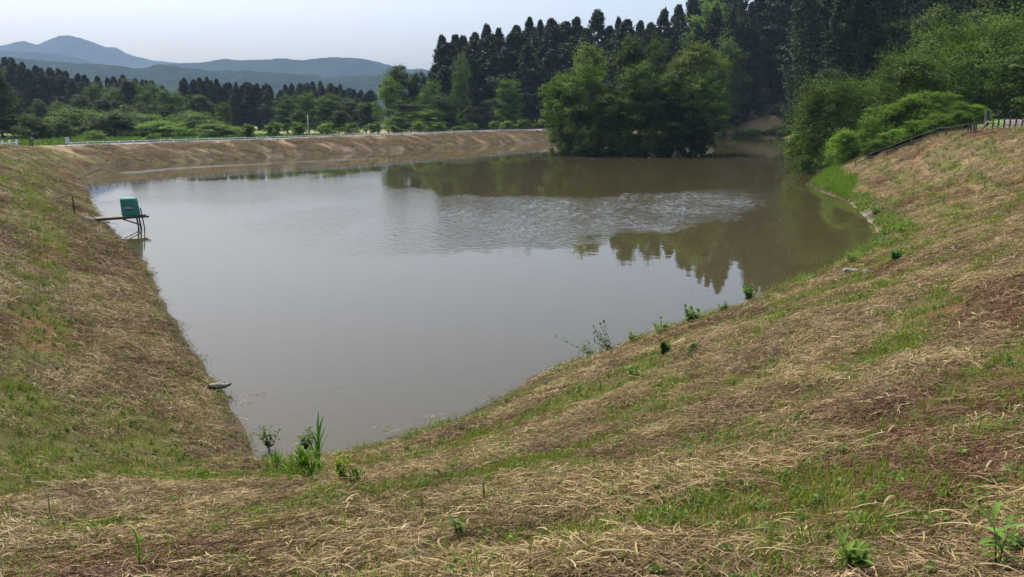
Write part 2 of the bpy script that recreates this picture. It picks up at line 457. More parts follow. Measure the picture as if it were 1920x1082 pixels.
def build_water():
    az = np.radians(np.linspace(-36, 30, 560)); rr = np.concatenate([np.geomspace(14, 47, 60)[:-1], np.linspace(47, 98, 580), np.geomspace(98.2, 355, 130)])
    A, R = np.meshgrid(az, rr); X = (R * np.sin(A)).ravel(); Y = (R * np.cos(A)).ravel()
    d, _ = poly_sdf(X, Y, RIP); d2, _ = poly_sdf(X, Y, STR)
    soft = np.clip(R.ravel() / 40, .6, 3)
    e = (fbm(X / 2.5, Y / 5, 61, 4) - .5) * 9
    sd_, _ = poly_sdf(X, Y, SHORE)
    m1 = smooth(2.6, -1.2, (d + e * .7) / soft) * smooth(-2, -12, sd_)
    m2 = .40 * smooth(.2, -1.0, (d2 + e * .30) / 2) * (.5 + fbm(X / 9, Y / 3, 64, 3))
    rightw = smooth(-20, 4, X)
    patchy = .55 + .9 * fbm(X / 6, Y / 14, 63, 4)
    near = smooth(30, 15, Y) * .02
    rip = np.clip(np.maximum(m1 * patchy * (.10 + .18 * rightw), m2) + near + .05 * smooth(.48, .66, fbm(X / 9, Y / 16, 67, 4)), 0, 1)
    na, nr = len(az), len(rr)
    i, j = np.meshgrid(np.arange(nr - 1), np.arange(na - 1), indexing='ij'); a = (i * na + j).ravel()
    Q = np.stack([a, a + 1, a + na + 1, a + na], 1)
    m, N, L, b = new_mat('muddy_water')
    b.inputs['Base Color'].default_value = (.050, .042, .020, 1)
    b.inputs['IOR'].default_value = 1.333; b.inputs['Specular IOR Level'].default_value = .5
    at = N.new('ShaderNodeAttribute'); at.attribute_name = 'Col'
    mr = N.new('ShaderNodeMapRange'); mr.inputs['To Min'].default_value = .02; mr.inputs['To Max'].default_value = .10
    L.new(at.outputs['Fac'], mr.inputs['Value']); L.new(mr.outputs[0], b.inputs['Roughness'])
    mp = N.new('ShaderNodeMapping'); mp.inputs['Scale'].default_value = (.8, 1.0, 1); mp.inputs['Rotation'].default_value = (0, 0, .35)
    tc = N.new('ShaderNodeTexCoord'); L.new(tc.outputs['Object'], mp.inputs['Vector'])
    w1 = noise_node(N, L, 2.0, 3, .6, vec=mp.outputs['Vector'])
    w2 = noise_node(N, L, .8, 2, .5, vec=mp.outputs['Vector'])
    b1 = N.new('ShaderNodeBump'); b1.inputs['Distance'].default_value = .25
    sm = N.new('ShaderNodeMath'); sm.operation = 'MULTIPLY_ADD'; sm.inputs[1].default_value = .65; sm.inputs[2].default_value = .0
    L.new(at.outputs['Fac'], sm.inputs[0]); L.new(sm.outputs[0], b1.inputs['Strength']); L.new(w1.outputs['Fac'], b1.inputs['Height'])
    b2 = N.new('ShaderNodeBump'); b2.inputs['Distance'].default_value = .05; b2.inputs['Strength'].default_value = .09
    L.new(w2.outputs['Fac'], b2.inputs['Height']); L.new(b1.outputs['Normal'], b2.inputs['Normal'])
    L.new(b2.outputs['Normal'], b.inputs['Normal'])
    gw = np.random.default_rng(66); Z = np.zeros_like(X)
    for k in range(16):
        lam = .27 * 1.06 ** k; th = -1.75 + gw.normal() * .75; kk = 2 * PI / lam
        Z += lam * .0056 * np.sin(kk * (X * math.cos(th) + Y * math.sin(th)) + gw.random() * 6.28 + 3.0 * fbm(X / 5, Y / 5, 200 + k, 2))
    # the breeze is strongest in the right-hand part of the rippled band
    right = smooth(-14, 6, X - .0 * Y)
    amp = np.clip(m1, 0, 1) * (.12 + .88 * right) * (.45 + 1.0 * smooth(.3, .75, fbm(X / 4, Y / 7, 63, 4)))
    amp = amp * smooth(47, 52, R.ravel()) * smooth(98, 90, R.ravel())
    V = np.stack([X, Y, Z * amp], 1)
    w = obj('water', make_mesh('water', V, quads=Q, cols=np.repeat(rip[:, None], 3, 1), mat=m, smooth_shade=True))
    tag(w, 'muddy grey brown pond water with a rippled band across the middle', None, None, 'structure')
build_water()

# ------------------------------------------------------------------ far hills
def hill_layer(name, label, D, prof, depth, col1, col2, seed, px0=-200, px1=2100, back=1.25, bump=12.0):
    pp = np.array(prof, float)
    px = np.linspace(pp[0, 0], pp[-1, 0], 420); py = np.interp(px, pp[:, 0], pp[:, 1])
    bx = (px - 960) / F / math.cos(PITCH) * 1.0
    bx = np.array([at_d(p, 1.0)[0] for p in px])
    top = np.array([z_at(q, D) for q in py])
    fr = np.concatenate([np.linspace(0, 1, 70), 1 + np.linspace(0, back - 1, 14)[1:] * 3])
    V = []
    for f in fr:
        d = D - depth * (1 - f)
        x = bx * d; y = np.full_like(x, d)
        if f <= 1:
            g = f ** .8
            n = fbm(x / (depth * .22), y / (depth * .3), seed, 4)
            g2 = g * (1 - .5 * (1 - f) * (n - .1) * 1.5)
            z = -3 + (top + 3) * np.clip(g2, 0, 1)
            z = z * 1.0 + bump * (fbm(x / 22, y / 22, seed + 3, 2) - .5) * smooth(0, .3, np.array(f)) * (1.0 if f < .97 else .5)
            z = np.minimum(z, CAM_H + (top - CAM_H) * d / D + bump * .25)
        else:
            z = -3 + (top + 3) * (1 - (f - 1) / (fr[-1] - 1)) + 0 * x
        V.append(np.stack([x, y, z], 1))
    V = np.concatenate(V); na, nr = len(px), len(fr)
    i, j = np.meshgrid(np.arange(nr - 1), np.arange(na - 1), indexing='ij'); a = (i * na + j).ravel()
    n = fbm(V[:, 0] / 60, V[:, 1] / 60, seed + 7, 4); n2 = fbm(V[:, 0] / 300, V[:, 1] / 400, seed + 8, 3)
    c = lerp(col1, col2, smooth(.3, .7, .5 * n + .5 * n2))
    me = make_mesh(name, V, quads=np.stack([a, a + 1, a + na + 1, a + na], 1), cols=c, mat=M['hill'], smooth_shade=True)
    tag(obj(name, me), label, None, None, 'structure')
hm, N_, L_, b_ = new_mat('wooded_hillside')
at_ = N_.new('ShaderNodeAttribute'); at_.attribute_name = 'Col'
tn = noise_node(N_, L_, .07, 5, .7)
mr_ = N_.new('ShaderNodeMapRange'); mr_.inputs['From Min'].default_value = .3; mr_.inputs['From Max'].default_value = .7; mr_.inputs['To Min'].default_value = .5; mr_.inputs['To Max'].default_value = 1.5
L_.new(tn.outputs['Fac'], mr_.inputs['Value'])
vs_ = N_.new('ShaderNodeVectorMath'); vs_.operation = 'SCALE'; L_.new(at_.outputs['Color'], vs_.inputs[0]); L_.new(mr_.outputs[0], vs_.inputs['Scale'])
L_.new(vs_.outputs[0], b_.inputs['Base Color']); b_.inputs['Roughness'].default_value = 1; b_.inputs['Specular IOR Level'].default_value = 0
bp_ = N_.new('ShaderNodeBump'); bp_.inputs['Distance'].default_value = 14; bp_.inputs['Strength'].default_value = .8
L_.new(tn.outputs['Fac'], bp_.inputs['Height']); L_.new(bp_.outputs['Normal'], b_.inputs['Normal'])
M['hill'] = hm
hill_layer('mountain', 'pale blue peak with a small left shoulder, farthest of the ridges', 6400,
           [(-300, 108), (-120, 98), (0, 89), (33, 83), (50, 78), (64, 77), (75, 81), (86, 84), (98, 79), (111, 73), (130, 67), (150, 67), (166, 71), (180, 76), (211, 88), (225, 88.5), (233, 90), (245, 98), (255, 103), (294, 113), (338, 118), (420, 126), (560, 150)],
           2200, (.010, .019, .014), (.022, .034, .022), 71)
hill_layer('hills', 'long wooded ridge running level across the skyline', 4300,
           [(200, 150), (277, 131), (320, 121), (345, 119), (388, 117), (405, 114), (424, 111), (440, 111.5), (458, 113), (520, 111), (525, 109), (545, 110), (571, 113), (600, 110), (625, 107), (650, 108), (685, 110), (716, 117), (752, 127), (775, 130), (791, 128), (806, 132), (900, 150), (1200, 170), (1500, 190)],
           1500, (.010, .019, .014), (.022, .034, .022), 74)
hill_layer('hills', 'blue green wooded shoulder below the left peak', 4700,
           [(-300, 90), (-100, 92), (0, 94), (42, 97), (80, 97), (125, 102), (166, 111), (191, 120), (240, 140), (300, 160)],
           1300, (.010, .019, .014), (.022, .034, .022), 77)
hill_layer('hills', 'nearest wooded hills just above the tree line on the left', 2700,
           [(-300, 108), (-60, 105), (30, 108), (78, 113), (111, 115), (155, 119), (194, 120), (222, 123), (258, 128), (277, 128), (295, 122), (308, 121), (341, 125), (372, 130), (416, 133), (466, 133), (510, 137), (540, 137), (586, 141), (625, 146), (661, 143), (710, 140), (800, 148), (1000, 170), (1300, 190)],
           1000, (.010, .019, .014), (.022, .034, .022), 80, bump=16)

# ------------------------------------------------------------------ plants: meshes
def leaf_quads(C, Nrm, size, aspect, g, tip=None):
    """rhombus leaves at C with normals Nrm"""
    n = len(C)
    if tip is None: tip = g.normal(size=(n, 3))
    U = tip - (tip * Nrm).sum(1, keepdims=True) * Nrm; U /= (np.linalg.norm(U, axis=1, keepdims=True) + 1e-9)
    W = np.cross(Nrm, U)
    sz = (size * (.65 + .7 * g.random(n)))[:, None]
    a = C - U * sz * .5; bq = C + W * sz * aspect * .5 - U * sz * .05; c = C + U * sz * .5; d = C - W * sz * aspect * .5 - U * sz * .05
    V = np.stack([a, bq, c, d], 1).reshape(-1, 3)
    Q = np.arange(4 * n).reshape(n, 4)
    return V, Q

def unit(v): return v / (np.linalg.norm(v, axis=-1, keepdims=True) + 1e-9)

def broad_crown(seed, H, R, base, nl, nc, lpc, leaf, flat, elong, c1, c2, low=0.0, mess=.42):
    g = np.random.default_rng(seed)
    lob = []
    for k in range(nl):
        f = (k + .5) / nl; a = k * 2.4 + g.random() * .8
        zz = base + (1 - base) * (.12 + .72 * f)
        wid = math.sqrt(max(0, 1 - ((zz - (.30 if low else .42)) / (.78 if low else .66)) ** 2))
        rr = R * .62 * wid * (.55 + .45 * g.random())
        lob.append((rr * math.cos(a), rr * math.sin(a), zz * H, R * (.30 + .2 * g.random()) * (1.1 - .45 * f)))
    lob.append((0, 0, H * .82, R * .33))
    lob = np.array(lob)
    C = []; D = []
    while len(C) < nc:
        L = lob[g.integers(len(lob))]
        d = g.normal(size=3); d[2] += .25; d /= np.linalg.norm(d)
        p = L[:3] + d * L[3] * np.array([1, 1, .8]) * (.7 + .38 * g.random())
        q = np.linalg.norm((p - lob[:, :3]) / np.array([1, 1, .8]), axis=1) / lob[:, 3]
        if (q < .7).sum() > 0 and g.random() < .8: continue
        if p[2] < H * base * .5: continue
        C.append(p); D.append(d)
    C = np.array(C); D = np.array(D)
    cr = R * .14 * (.5 + 1.0 * g.random(nc))
    idx = np.repeat(np.arange(nc), lpc)
    off = g.normal(size=(nc * lpc, 3)) * np.array([1, 1, flat])
    off = off * cr[idx][:, None] * .62 + D[idx] * (np.abs(g.normal(size=nc * lpc)) * elong * cr[idx])[:, None]
    P = C[idx] + off
    nrm = unit(np.array([0, 0, .9]) + .55 * D[idx] + mess * g.normal(size=P.shape))
    V, Q = leaf_quads(P, nrm, leaf, .6, g)
    tone = g.random(nc)[idx] * .7 + g.random(len(idx)) * .3
    col = lerp(c1, c2, tone) * (.85 + .3 * g.random(len(idx)))[:, None]
    k = 1.0 / max(np.percentile(V[:, 2], 99.6), 1e-6) * H
    V[:, 2] *= k; C[:, 2] *= k
    return V, Q, np.repeat(col, 4, 0), lob

def broad_trunk(seed, H, R, lob, r0, fork=.28):
    g = np.random.default_rng(seed + 500); mb = MB()
    f = np.array([g.normal() * .02 * H, g.normal() * .02 * H, fork * H])
    mb.tube([(0, 0, -.8), (0, 0, .1 * H), f * [.6, .6, .6] + [0, 0, 0], f], [r0 * 1.35, r0, r0 * .85, r0 * .75], 8)
    for L in lob:
        e = L[:3]; m1 = f + (e - f) * .45 + np.array([g.normal() * .03 * R, g.normal() * .03 * R, .05 * H])
        mb.tube([f * .96, m1, e], [r0 * .55, r0 * .34, r0 * .1], 6)
        for q in range(2):
            e2 = e + g.normal(size=3) * L[3] * .7
            mb.tube([m1, (m1 + e2) / 2 + [0, 0, .1], e2], [r0 * .22, r0 * .14, r0 * .04], 5)
    return mb

def cedar_meshes(seed, H=34.0, R=3.6, base=.16, nb=420, lpb=24, thin=1.0):
    g = np.random.default_rng(seed)
    f = base + (1 - base) * g.random(nb) ** 1.05
    f = np.concatenate([f, 1 - g.random(40) * .06])
    az = g.random(len(f)) * 2 * PI
    lump = 1 + .16 * np.sin(f * (17 + seed % 5) + seed) + .40 * np.sin(az * 2 + f * 23 + seed) * np.sin(f * 41 + seed * 1.7 + az)
    prof = np.minimum(((1.015 - f) / (.42 + .06 * (seed % 4))), 1.0) ** (.62 + .07 * (seed % 3)) * (.8 + .2 * smooth(base, base + .2, f))
    rad = R * prof * lump * (.72 + .4 * g.random(len(f))) + .15
    z = f * H
    idx = np.repeat(np.arange(len(f)), lpb); n = len(idx)
    u = .42 + .62 * g.random(n) ** .6
    rr = rad[idx] * u
    a = az[idx] + g.normal(size=n) * .32 * (.5 + .6 / (rad[idx] + .6))
    P = np.stack([rr * np.cos(a), rr * np.sin(a), z[idx] - .45 * rr * (.6 - .5 * u) + g.normal(size=n) * .42 + .15 * u], 1)
    out = np.stack([np.cos(a), np.sin(a), np.zeros(n)], 1)
    nrm = unit(.55 * out + np.array([0, 0, .6]) + .5 * g.normal(size=P.shape))
    tip = out * .6 + np.array([0, 0, .55]) + .35 * g.normal(size=P.shape)
    V, Q = leaf_quads(P, nrm, .85 * thin, .42, g, tip)
    tone = g.random(len(f))[idx] * .75 + g.random(n) * .25
    col = lerp((.008, .020, .007), (.038, .067, .013), tone ** 1.5)
    V[:, 2] *= H / V[:, 2].max()
    tr = MB().tube([(0, 0, -2), (0, 0, H * .3), (0, 0, H * .7), (0, 0, H * .97)], [.5, .38, .22, .04], 8)
    return (make_mesh('crown', V, quads=Q, cols=np.repeat(col, 4, 0), mat=M['needle']), tr.mesh('trunk', M['cedar_bark'], True), H, R)

CEDAR = [cedar_meshes(100 + k, R=4.0 + .35 * (k % 4), base=.04 + .05 * (k % 3)) for k in range(9)]
def mk_broad(seed, H, R, base, nl, nc, lpc, leaf, flat, elong, c1, c2, low=0.0, r0=.25, fork=.28, mat='leaf', mess=.42):
    V, Q, c, lob = broad_crown(seed, H, R, base, nl, nc, lpc, leaf, flat, elong, c1, c2, low, mess)
    return (make_mesh('crown', V, quads=Q, cols=c, mat=M[mat]), broad_trunk(seed, H, R, lob, r0, fork).mesh('trunk', M['bark'], True), H, R)
G1, G2 = (.042, .088, .012), (.118, .185, .026)
MID1, MID2 = (.029, .064, .012), (.08, .132, .022)
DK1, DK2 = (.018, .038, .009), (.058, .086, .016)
BR1, BR2 = (.064, .138, .013), (.145, .24, .03)
OL1, OL2 = (.055, .08, .016), (.125, .155, .034)
B = {
    'bright': [mk_broad(200 + k, 14, 6.5, .12, 9, 120, 115, .40, .34, .8, G1, G2) for k in range(3)],
    'mid': [mk_broad(210 + k, 14, 6.0, .10, 10, 130, 110, .40, .36, .8, MID1, MID2) for k in range(3)],
    'dark': [mk_broad(220 + k, 14, 5.5, .05, 12, 170, 95, .42, .42, .5, DK1, DK2) for k in range(3)],
    'olive': [mk_broad(230 + k, 14, 6.5, .12, 9, 120, 115, .40, .36, .7, OL1, OL2) for k in range(2)],
    'layer': [mk_broad(240 + k, 13, 6.0, .12, 10, 150, 110, .40, .22, .9, G1, G2) for k in range(2)],
    'bush': [mk_broad(250 + k, 8, 7.0, .02, 12, 210, 80, .40, .4, .8, BR1, BR2, low=1, fork=.12) for k in range(3)],
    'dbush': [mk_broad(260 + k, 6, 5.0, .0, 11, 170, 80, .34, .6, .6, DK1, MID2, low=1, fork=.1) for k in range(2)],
    'young': [mk_broad(270 + k, 4, 1.7, .22, 8, 70, 60, .26, .4, 1.3, G1, BR2, fork=.25, r0=.06) for k in range(4)],
    'near': [mk_broad(280 + k, 15, 8.0, .04, 13, 230, 140, .34, .6, 1.3, MID1, G2, mess=.6, low=1, fork=.15, r0=.22) for k in range(3)],
    'vine': [mk_broad(290 + k, 8, 5.0, .0, 12, 230, 150, .25, .75, .4, G1, BR2, mess=.8, low=1, fork=.12, r0=.12) for k in range(2)],
}

def tree(name, protos, px, d, top_y, w_px=None, label='', cat='tree', group=None, rz=None, base_z=None):
    cm, tm, H0, R0 = protos if isinstance(protos, tuple) else protos[random.randrange(len(protos))]
    x, y = at_d(px, d)
    z = gh(x, y) if base_z is None else base_z
    H = max(z_at(top_y, d) - z, 1.0)
    sz = H / H0
    sx = sz if w_px is None else (w_px / F * d / 2) / (R0 * 1.02)
    r = empty(name, (x, y, z - .1), rz if rz is not None else random.uniform(0, 6.28), label, cat, group)
    r.scale = (sx, sx, sz)
    if name == 'cedar_tree': r.rotation_euler = (random.gauss(0, .018), random.gauss(0, .018), r.rotation_euler[2])
    obj('trunk', tm, r); obj('crown', cm, r)
    return r

# ---- cedar stands
def stand(prof, spacing, rows, d0, label, group, wpx, jy=4, drop=(0, 6, 12)):
    pp = np.array(prof, float)
    for k in range(rows):
        px = pp[0, 0] + random.random() * spacing * .6 + (k % 2) * spacing * .5
        while px < pp[-1, 0]:
            d = d0 + k * 14 + random.uniform(-5, 5)
            if callable(d0): d = d0(px) + k * 14 + random.uniform(-5, 5)
            ty = np.interp(px, pp[:, 0], pp[:, 1]) + (random.uniform(0, jy) if k == rows - 1 else random.uniform(0, jy) + drop[min(rows - 1 - k, 2)])
            tree('cedar_tree', CEDAR, px, d, ty, 1.3 * wpx * random.uniform(.85, 1.2), label, 'cedar tree', group)
            px += spacing * random.uniform(.75, 1.3)

random.seed(5)
stand([(-14, 112), (17, 103), (42, 104), (67, 114), (105, 124), (133, 127), (158, 137), (189, 138), (216, 139), (241, 138), (263, 144), (291, 149), (322, 158)], 17, 2, 430,
      'dark cedar in the hazy stand rising to the left edge behind the bushes', 'cedars of the far left stand', 30, 5, (0, 14))
stand([(340, 144), (374, 143), (394, 141), (424, 149), (442, 152), (471, 151), (499, 151), (515, 153)], 13, 2, 420,
      'dark cedar in the tight level-topped block left of the pale utility pole', 'cedars of the square block', 22, 4, (0, 5))
stand([(531, 158), (556, 153), (577, 152), (595, 148), (622, 151), (640, 156), (661, 163), (700, 166)], 14, 2, 455,
      'hazy cedar standing behind the pale leafy trees right of the utility pole', 'cedars behind the pale leafy trees', 24, 4, (0, 6))
ORD = 'first second third fourth fifth sixth seventh eighth ninth tenth eleventh twelfth thirteenth fourteenth fifteenth sixteenth seventeenth eighteenth nineteenth twentieth twenty-first twenty-second twenty-third twenty-fourth'.split()
for n_c, (px, ty) in enumerate([(829, 62), (846, 78), (858, 62), (871, 64), (890, 58), (913, 42), (927, 62), (940, 50), (956, 58), (970, 45), (993, 30), (1010, 35), (1035, 32), (1060, 38), (1082, 29), (1100, 50), (1122, 14), (1138, 45), (1152, 28), (1168, 34), (1196, 35), (1215, 40), (1240, 12), (1262, 6)]):
    tree('cedar_tree', CEDAR, px, random.uniform(352, 372), ty, random.uniform(38, 68), 'dark cedar on the skyline behind the island, %s tip from the left' % ORD[n_c], 'cedar tree', 'skyline cedars behind the island')
for px in range(822, 1392, 21):
    ty = np.interp(px, [820, 900, 1000, 1120, 1240, 1300, 1420], [100, 85, 75, 60, 45, 20, -20]) + random.uniform(0, 28)
    tree('cedar_tree', CEDAR, px + random.uniform(-6, 6), random.uniform(336, 350), ty, random.uniform(44, 74), 'dark cedar in the front of the wood behind the island, tip below the skyline', 'cedar tree', 'front cedars behind the island')
for px, ty in [(1283, -18), (1300, -32), (1322, -50), (1342, -62), (1362, -75), (1385, -60), (1412, -40), (1432, -85), (1452, -80), (1475, -60), (1492, -84), (1510, -70)]:
    tree('cedar_tree', CEDAR, px, random.uniform(372, 400), ty, random.uniform(42, 60), 'tall dark cedar on the wooded slope whose top leaves the frame', 'cedar tree', 'tall cedars cut by the top of the frame')
for px in range(1415, 1990, 30):
    tree('cedar_tree', CEDAR, px + random.uniform(-8, 8), random.uniform(368, 385) if px < 1490 else random.uniform(255, 275) if px < 1550 else random.uniform(215, 250), random.uniform(-95, -20), random.uniform(58, 80), 'massive dark cedar filling the upper right behind the waterside trees', 'cedar tree', 'cedars of the upper right slope')
for px in range(1430, 1990, 36):
    tree('cedar_tree', CEDAR, px + random.uniform(-10, 10), random.uniform(392, 410) if px < 1500 else random.uniform(290, 330), random.uniform(-150, -90), random.uniform(58, 80), 'dark cedar deep in the upper right wood, only its dim crown showing', 'cedar tree', 'rear cedars of the upper right slope')

# ---- leafy trees, left field
T = tree
T('leafy_tree', B['dark'], 0, 235, 126, 84, 'big spreading tree cut by the left edge, above the bushes')
for px, d, ty, w, kind, lab in [
    (22, 232, 214, 74, 'mid', 'rounded green bush at the far left below the big spreading tree'),
    (62, 222, 214, 56, 'dbush', 'dark bush behind the pair of dark gate posts'),
    (100, 240, 219, 62, 'dbush', 'low dark bush just left of the notice board'),
    (152, 262, 201, 96, 'bush', 'broad light green bush right above the notice board'),
    (205, 250, 207, 92, 'dbush', 'dark hollow bush in the middle of the field hedge'),
    (258, 262, 211, 96, 'bush', 'flat topped green bush in the middle of the field hedge'),
    (300, 250, 226, 96, 'bush', 'low green bush sloping down right of the flat topped one'),
    (350, 268, 210, 106, 'bush', 'bright domed bush below the square block of cedars'),
    (400, 250, 230, 84, 'bush', 'low bright bush right of the domed bush'),
    (440, 262, 238, 60, 'dbush', 'smallest dark bush at the right end of the field hedge'),
    (172, 218, 244, 34, 'bush', 'small round bush standing alone on the grass in front of the hedge'),
    (281, 205, 251, 20, 'bush', 'tiny round bush beside the guardrail'),
]:
    T('bush', B[kind], px, d, ty, w * 1.3, lab, 'bush')
for px, d, ty, w, kind, lab in [
    (72, 330, 186, 40, 'dark', 'conical dark tree low against the far left cedars'),
    (112, 322, 190, 48, 'olive', 'pale flowering tree at the foot of the far left cedars'),
    (182, 370, 158, 54, 'mid', 'tall green tree where the far left cedars thin out'),
    (218, 365, 164, 60, 'mid', 'rounded tree left of the tallest tips in the hazy wood'),
    (250, 360, 150, 58, 'dark', 'dark rounded tree in the middle of the hazy wood'),
    (288, 355, 158, 64, 'mid', 'spreading green tree right of centre in the hazy wood'),
    (322, 350, 168, 62, 'mid', 'green tree touching the left side of the square cedar block'),
    (270, 320, 192, 60, 'mid', 'lower light tree just above the flat topped bush'),
    (320, 318, 196, 56, 'dark', 'lower dark tree between hedge and hazy wood'),
    (372, 325, 178, 66, 'dark', 'dark leafy tree in front of the square cedar block'),
    (422, 312, 192, 34, 'olive', 'pale thin flowering tree in front of the square cedar block'),
    (238, 335, 196, 46, 'olive', 'yellowish tree behind the middle of the hedge'),
    (195, 332, 186, 52, 'dark', 'dark green tree behind the broad light bush'),
    (150, 345, 178, 58, 'dark', 'dark leafy tree under the slope of the far left cedars'),
    (538, 330, 178, 56, 'mid', 'leafy tree just left of the pale utility pole'),
    (578, 338, 174, 58, 'mid', 'leafy tree behind the pale utility pole'),
    (618, 325, 176, 62, 'mid', 'tallest leafy tree right of the pale utility pole'),
    (655, 330, 184, 62, 'mid', 'leafy tree second right of the pale utility pole'),
    (686, 322, 192, 48, 'dark', 'dim leafy tree against the edge of the dark wood'),
    (560, 300, 205, 50, 'mid', 'low leafy tree at the foot of the pale utility pole'),
    (635, 300, 208, 56, 'dark', 'low dark tree behind the young trees, right of the pole'),
    (728, 318, 142, 60, 'bright', 'green tree at the left tip of the dark wood'),
    (752, 330, 124, 76, 'dark', 'tall dark tree topping the left tip of the dark wood'),
    (788, 335, 136, 56, 'dark', 'dark tree in the notch before the skyline cedars'),
    (770, 305, 186, 76, 'mid', 'mid green tree low at the left end of the wood'),
    (806, 320, 152, 58, 'bright', 'bright leafy tree below the notch before the skyline cedars'),
    (826, 310, 176, 56, 'mid', 'rounded leafy tree under the first skyline cedar'),
    (800, 295, 204, 82, 'bright', 'low spreading bright tree behind the guardrail'),
    (864, 322, 102, 44, 'bright', 'tall column of bright vine leaves on a cedar'),
    (884, 315, 200, 52, 'dark', 'low dark tree between the vine column and the layered tree'),
    (955, 305, 149, 64, 'layer', 'layered light green tree alone before the dark cedars'),
    (915, 318, 188, 50, 'dark', 'dark low tree just left of the layered tree'),
    (745, 300, 214, 56, 'bright', 'low bright tree right of the leafy gap at the wood edge'),
]:
    T('leafy_tree', B[kind], px, d, ty, w, lab)

# ---- young trees along the dam
yt = [(460, 232, 38), (512, 228, 34), (558, 228, 32), (611, 230, 40), (657, 230, 36), (700, 229, 34), (738, 235, 30), (785, 227, 32), (818, 229, 34), (858, 236, 26), (884, 231, 32), (926, 226, 24), (951, 226, 30), (980, 223, 34), (1009, 230, 24)]
od = ['first', 'second', 'third', 'fourth', 'fifth', 'sixth', 'seventh', 'eighth', 'ninth', 'tenth', 'eleventh', 'twelfth', 'thirteenth', 'fourteenth', 'fifteenth']
dam_w = SHORE[18:29]
dam_az = [math.atan2(p[0], p[1]) for p in dam_w]; dam_d = [p[1] for p in dam_w]
for k, (px, ty, w) in enumerate(yt):
    x1, _ = at_d(px, 1.0)
    d = np.interp(math.atan2(x1, 1), dam_az, dam_d) + 26
    T('young_tree', B['young'], px, d, ty, w, 'young bushy tree behind the guardrail, %s from the left of the row' % od[k], 'young tree', 'young trees planted behind the dam guardrail')

# ---- island
isl = [(1080, 293), (1180, 291), (1330, 286), (1338, 278), (1200, 272), (1070, 280)]
ISL = np.array([at_z(*p)[:2] for p in isl])
def build_island():
    c = ISL.mean(0); V = [(c[0], c[1], 1.3)]; n = 40
    th = np.linspace(0, 2 * PI, n, endpoint=False)
    pts = []
    for k in range(len(ISL)):
        a = ISL[k]; b = ISL[(k + 1) % len(ISL)]
        for q in np.linspace(0, 1, 10, endpoint=False): pts.append(a * (1 - q) + b * q)
    pts = np.array(pts); n = len(pts)
    for f, z in ((.45, 1.2), (.8, .8), (.97, .3), (1.08, -.8)):
        for k, p in enumerate(pts):
            w = 1 + .06 * math.sin(k * 1.7) + .04 * math.sin(k * 4.1)
            V.append((*(c + (p - c) * f * w), z + .12 * math.sin(k * 2.3 + f * 9)))
    Fc = [(0, 1 + k, 1 + (k + 1) % n) for k in range(n)]
    for r in range(3):
        for k in range(n):
            a = 1 + r * n + k; b = 1 + r * n + (k + 1) % n
            Fc.append((a, a + n, b + n, b))
    o = obj('island_ground', make_mesh('island_ground', V, faces=Fc, mat=plain('island_soil', (.035, .03, .02), (.08, .065, .04), .95, 2, .6), smooth_shade=True))
    tag(o, 'low earth islet carrying the clump of trees in the pond', None, None, 'structure')
build_island()
for px, d, ty, w, kind, lab in [
    (1102, 186, 84, 96, 'olive', 'olive tinted tree topping the left part of the island'),
    (1092, 175, 119, 120, 'bright', 'bright leafy tree on the left front of the island'),
    (1052, 178, 140, 88, 'bright', 'bright tree leaning out over the water at the left end of the island'),
    (1178, 186, 68, 70, 'dark', 'dark upright tree with the highest tip on the island'),
    (1224, 184, 74, 86, 'mid', 'shaded tree right beside the highest tip on the island'),
    (1200, 174, 118, 112, 'mid', 'shaded tree in the front middle of the island'),
    (1150, 172, 168, 100, 'mid', 'mid green tree low at the front left of the island'),
    (1258, 173, 128, 104, 'mid', 'mid green tree right of the middle on the island front'),
    (1300, 182, 80, 128, 'olive', 'broad pale green tree crowning the right part of the island'),
    (1318, 176, 140, 100, 'mid', 'green tree at the right end of the island'),
    (1286, 170, 190, 90, 'dark', 'dark low tree at the front right of the island'),
]:
    T('leafy_tree', B[kind], px, d, ty, w, lab, base_z=.6)
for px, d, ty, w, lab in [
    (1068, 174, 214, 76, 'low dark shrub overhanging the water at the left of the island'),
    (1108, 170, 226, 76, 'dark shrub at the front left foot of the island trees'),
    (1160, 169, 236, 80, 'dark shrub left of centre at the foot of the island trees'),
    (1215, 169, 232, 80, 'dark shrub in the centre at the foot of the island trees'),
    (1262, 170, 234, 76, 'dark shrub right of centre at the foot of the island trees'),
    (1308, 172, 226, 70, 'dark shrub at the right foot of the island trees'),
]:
    T('shrub', B['dbush'], px, d, ty, w, lab, 'shrub', base_z=.1)

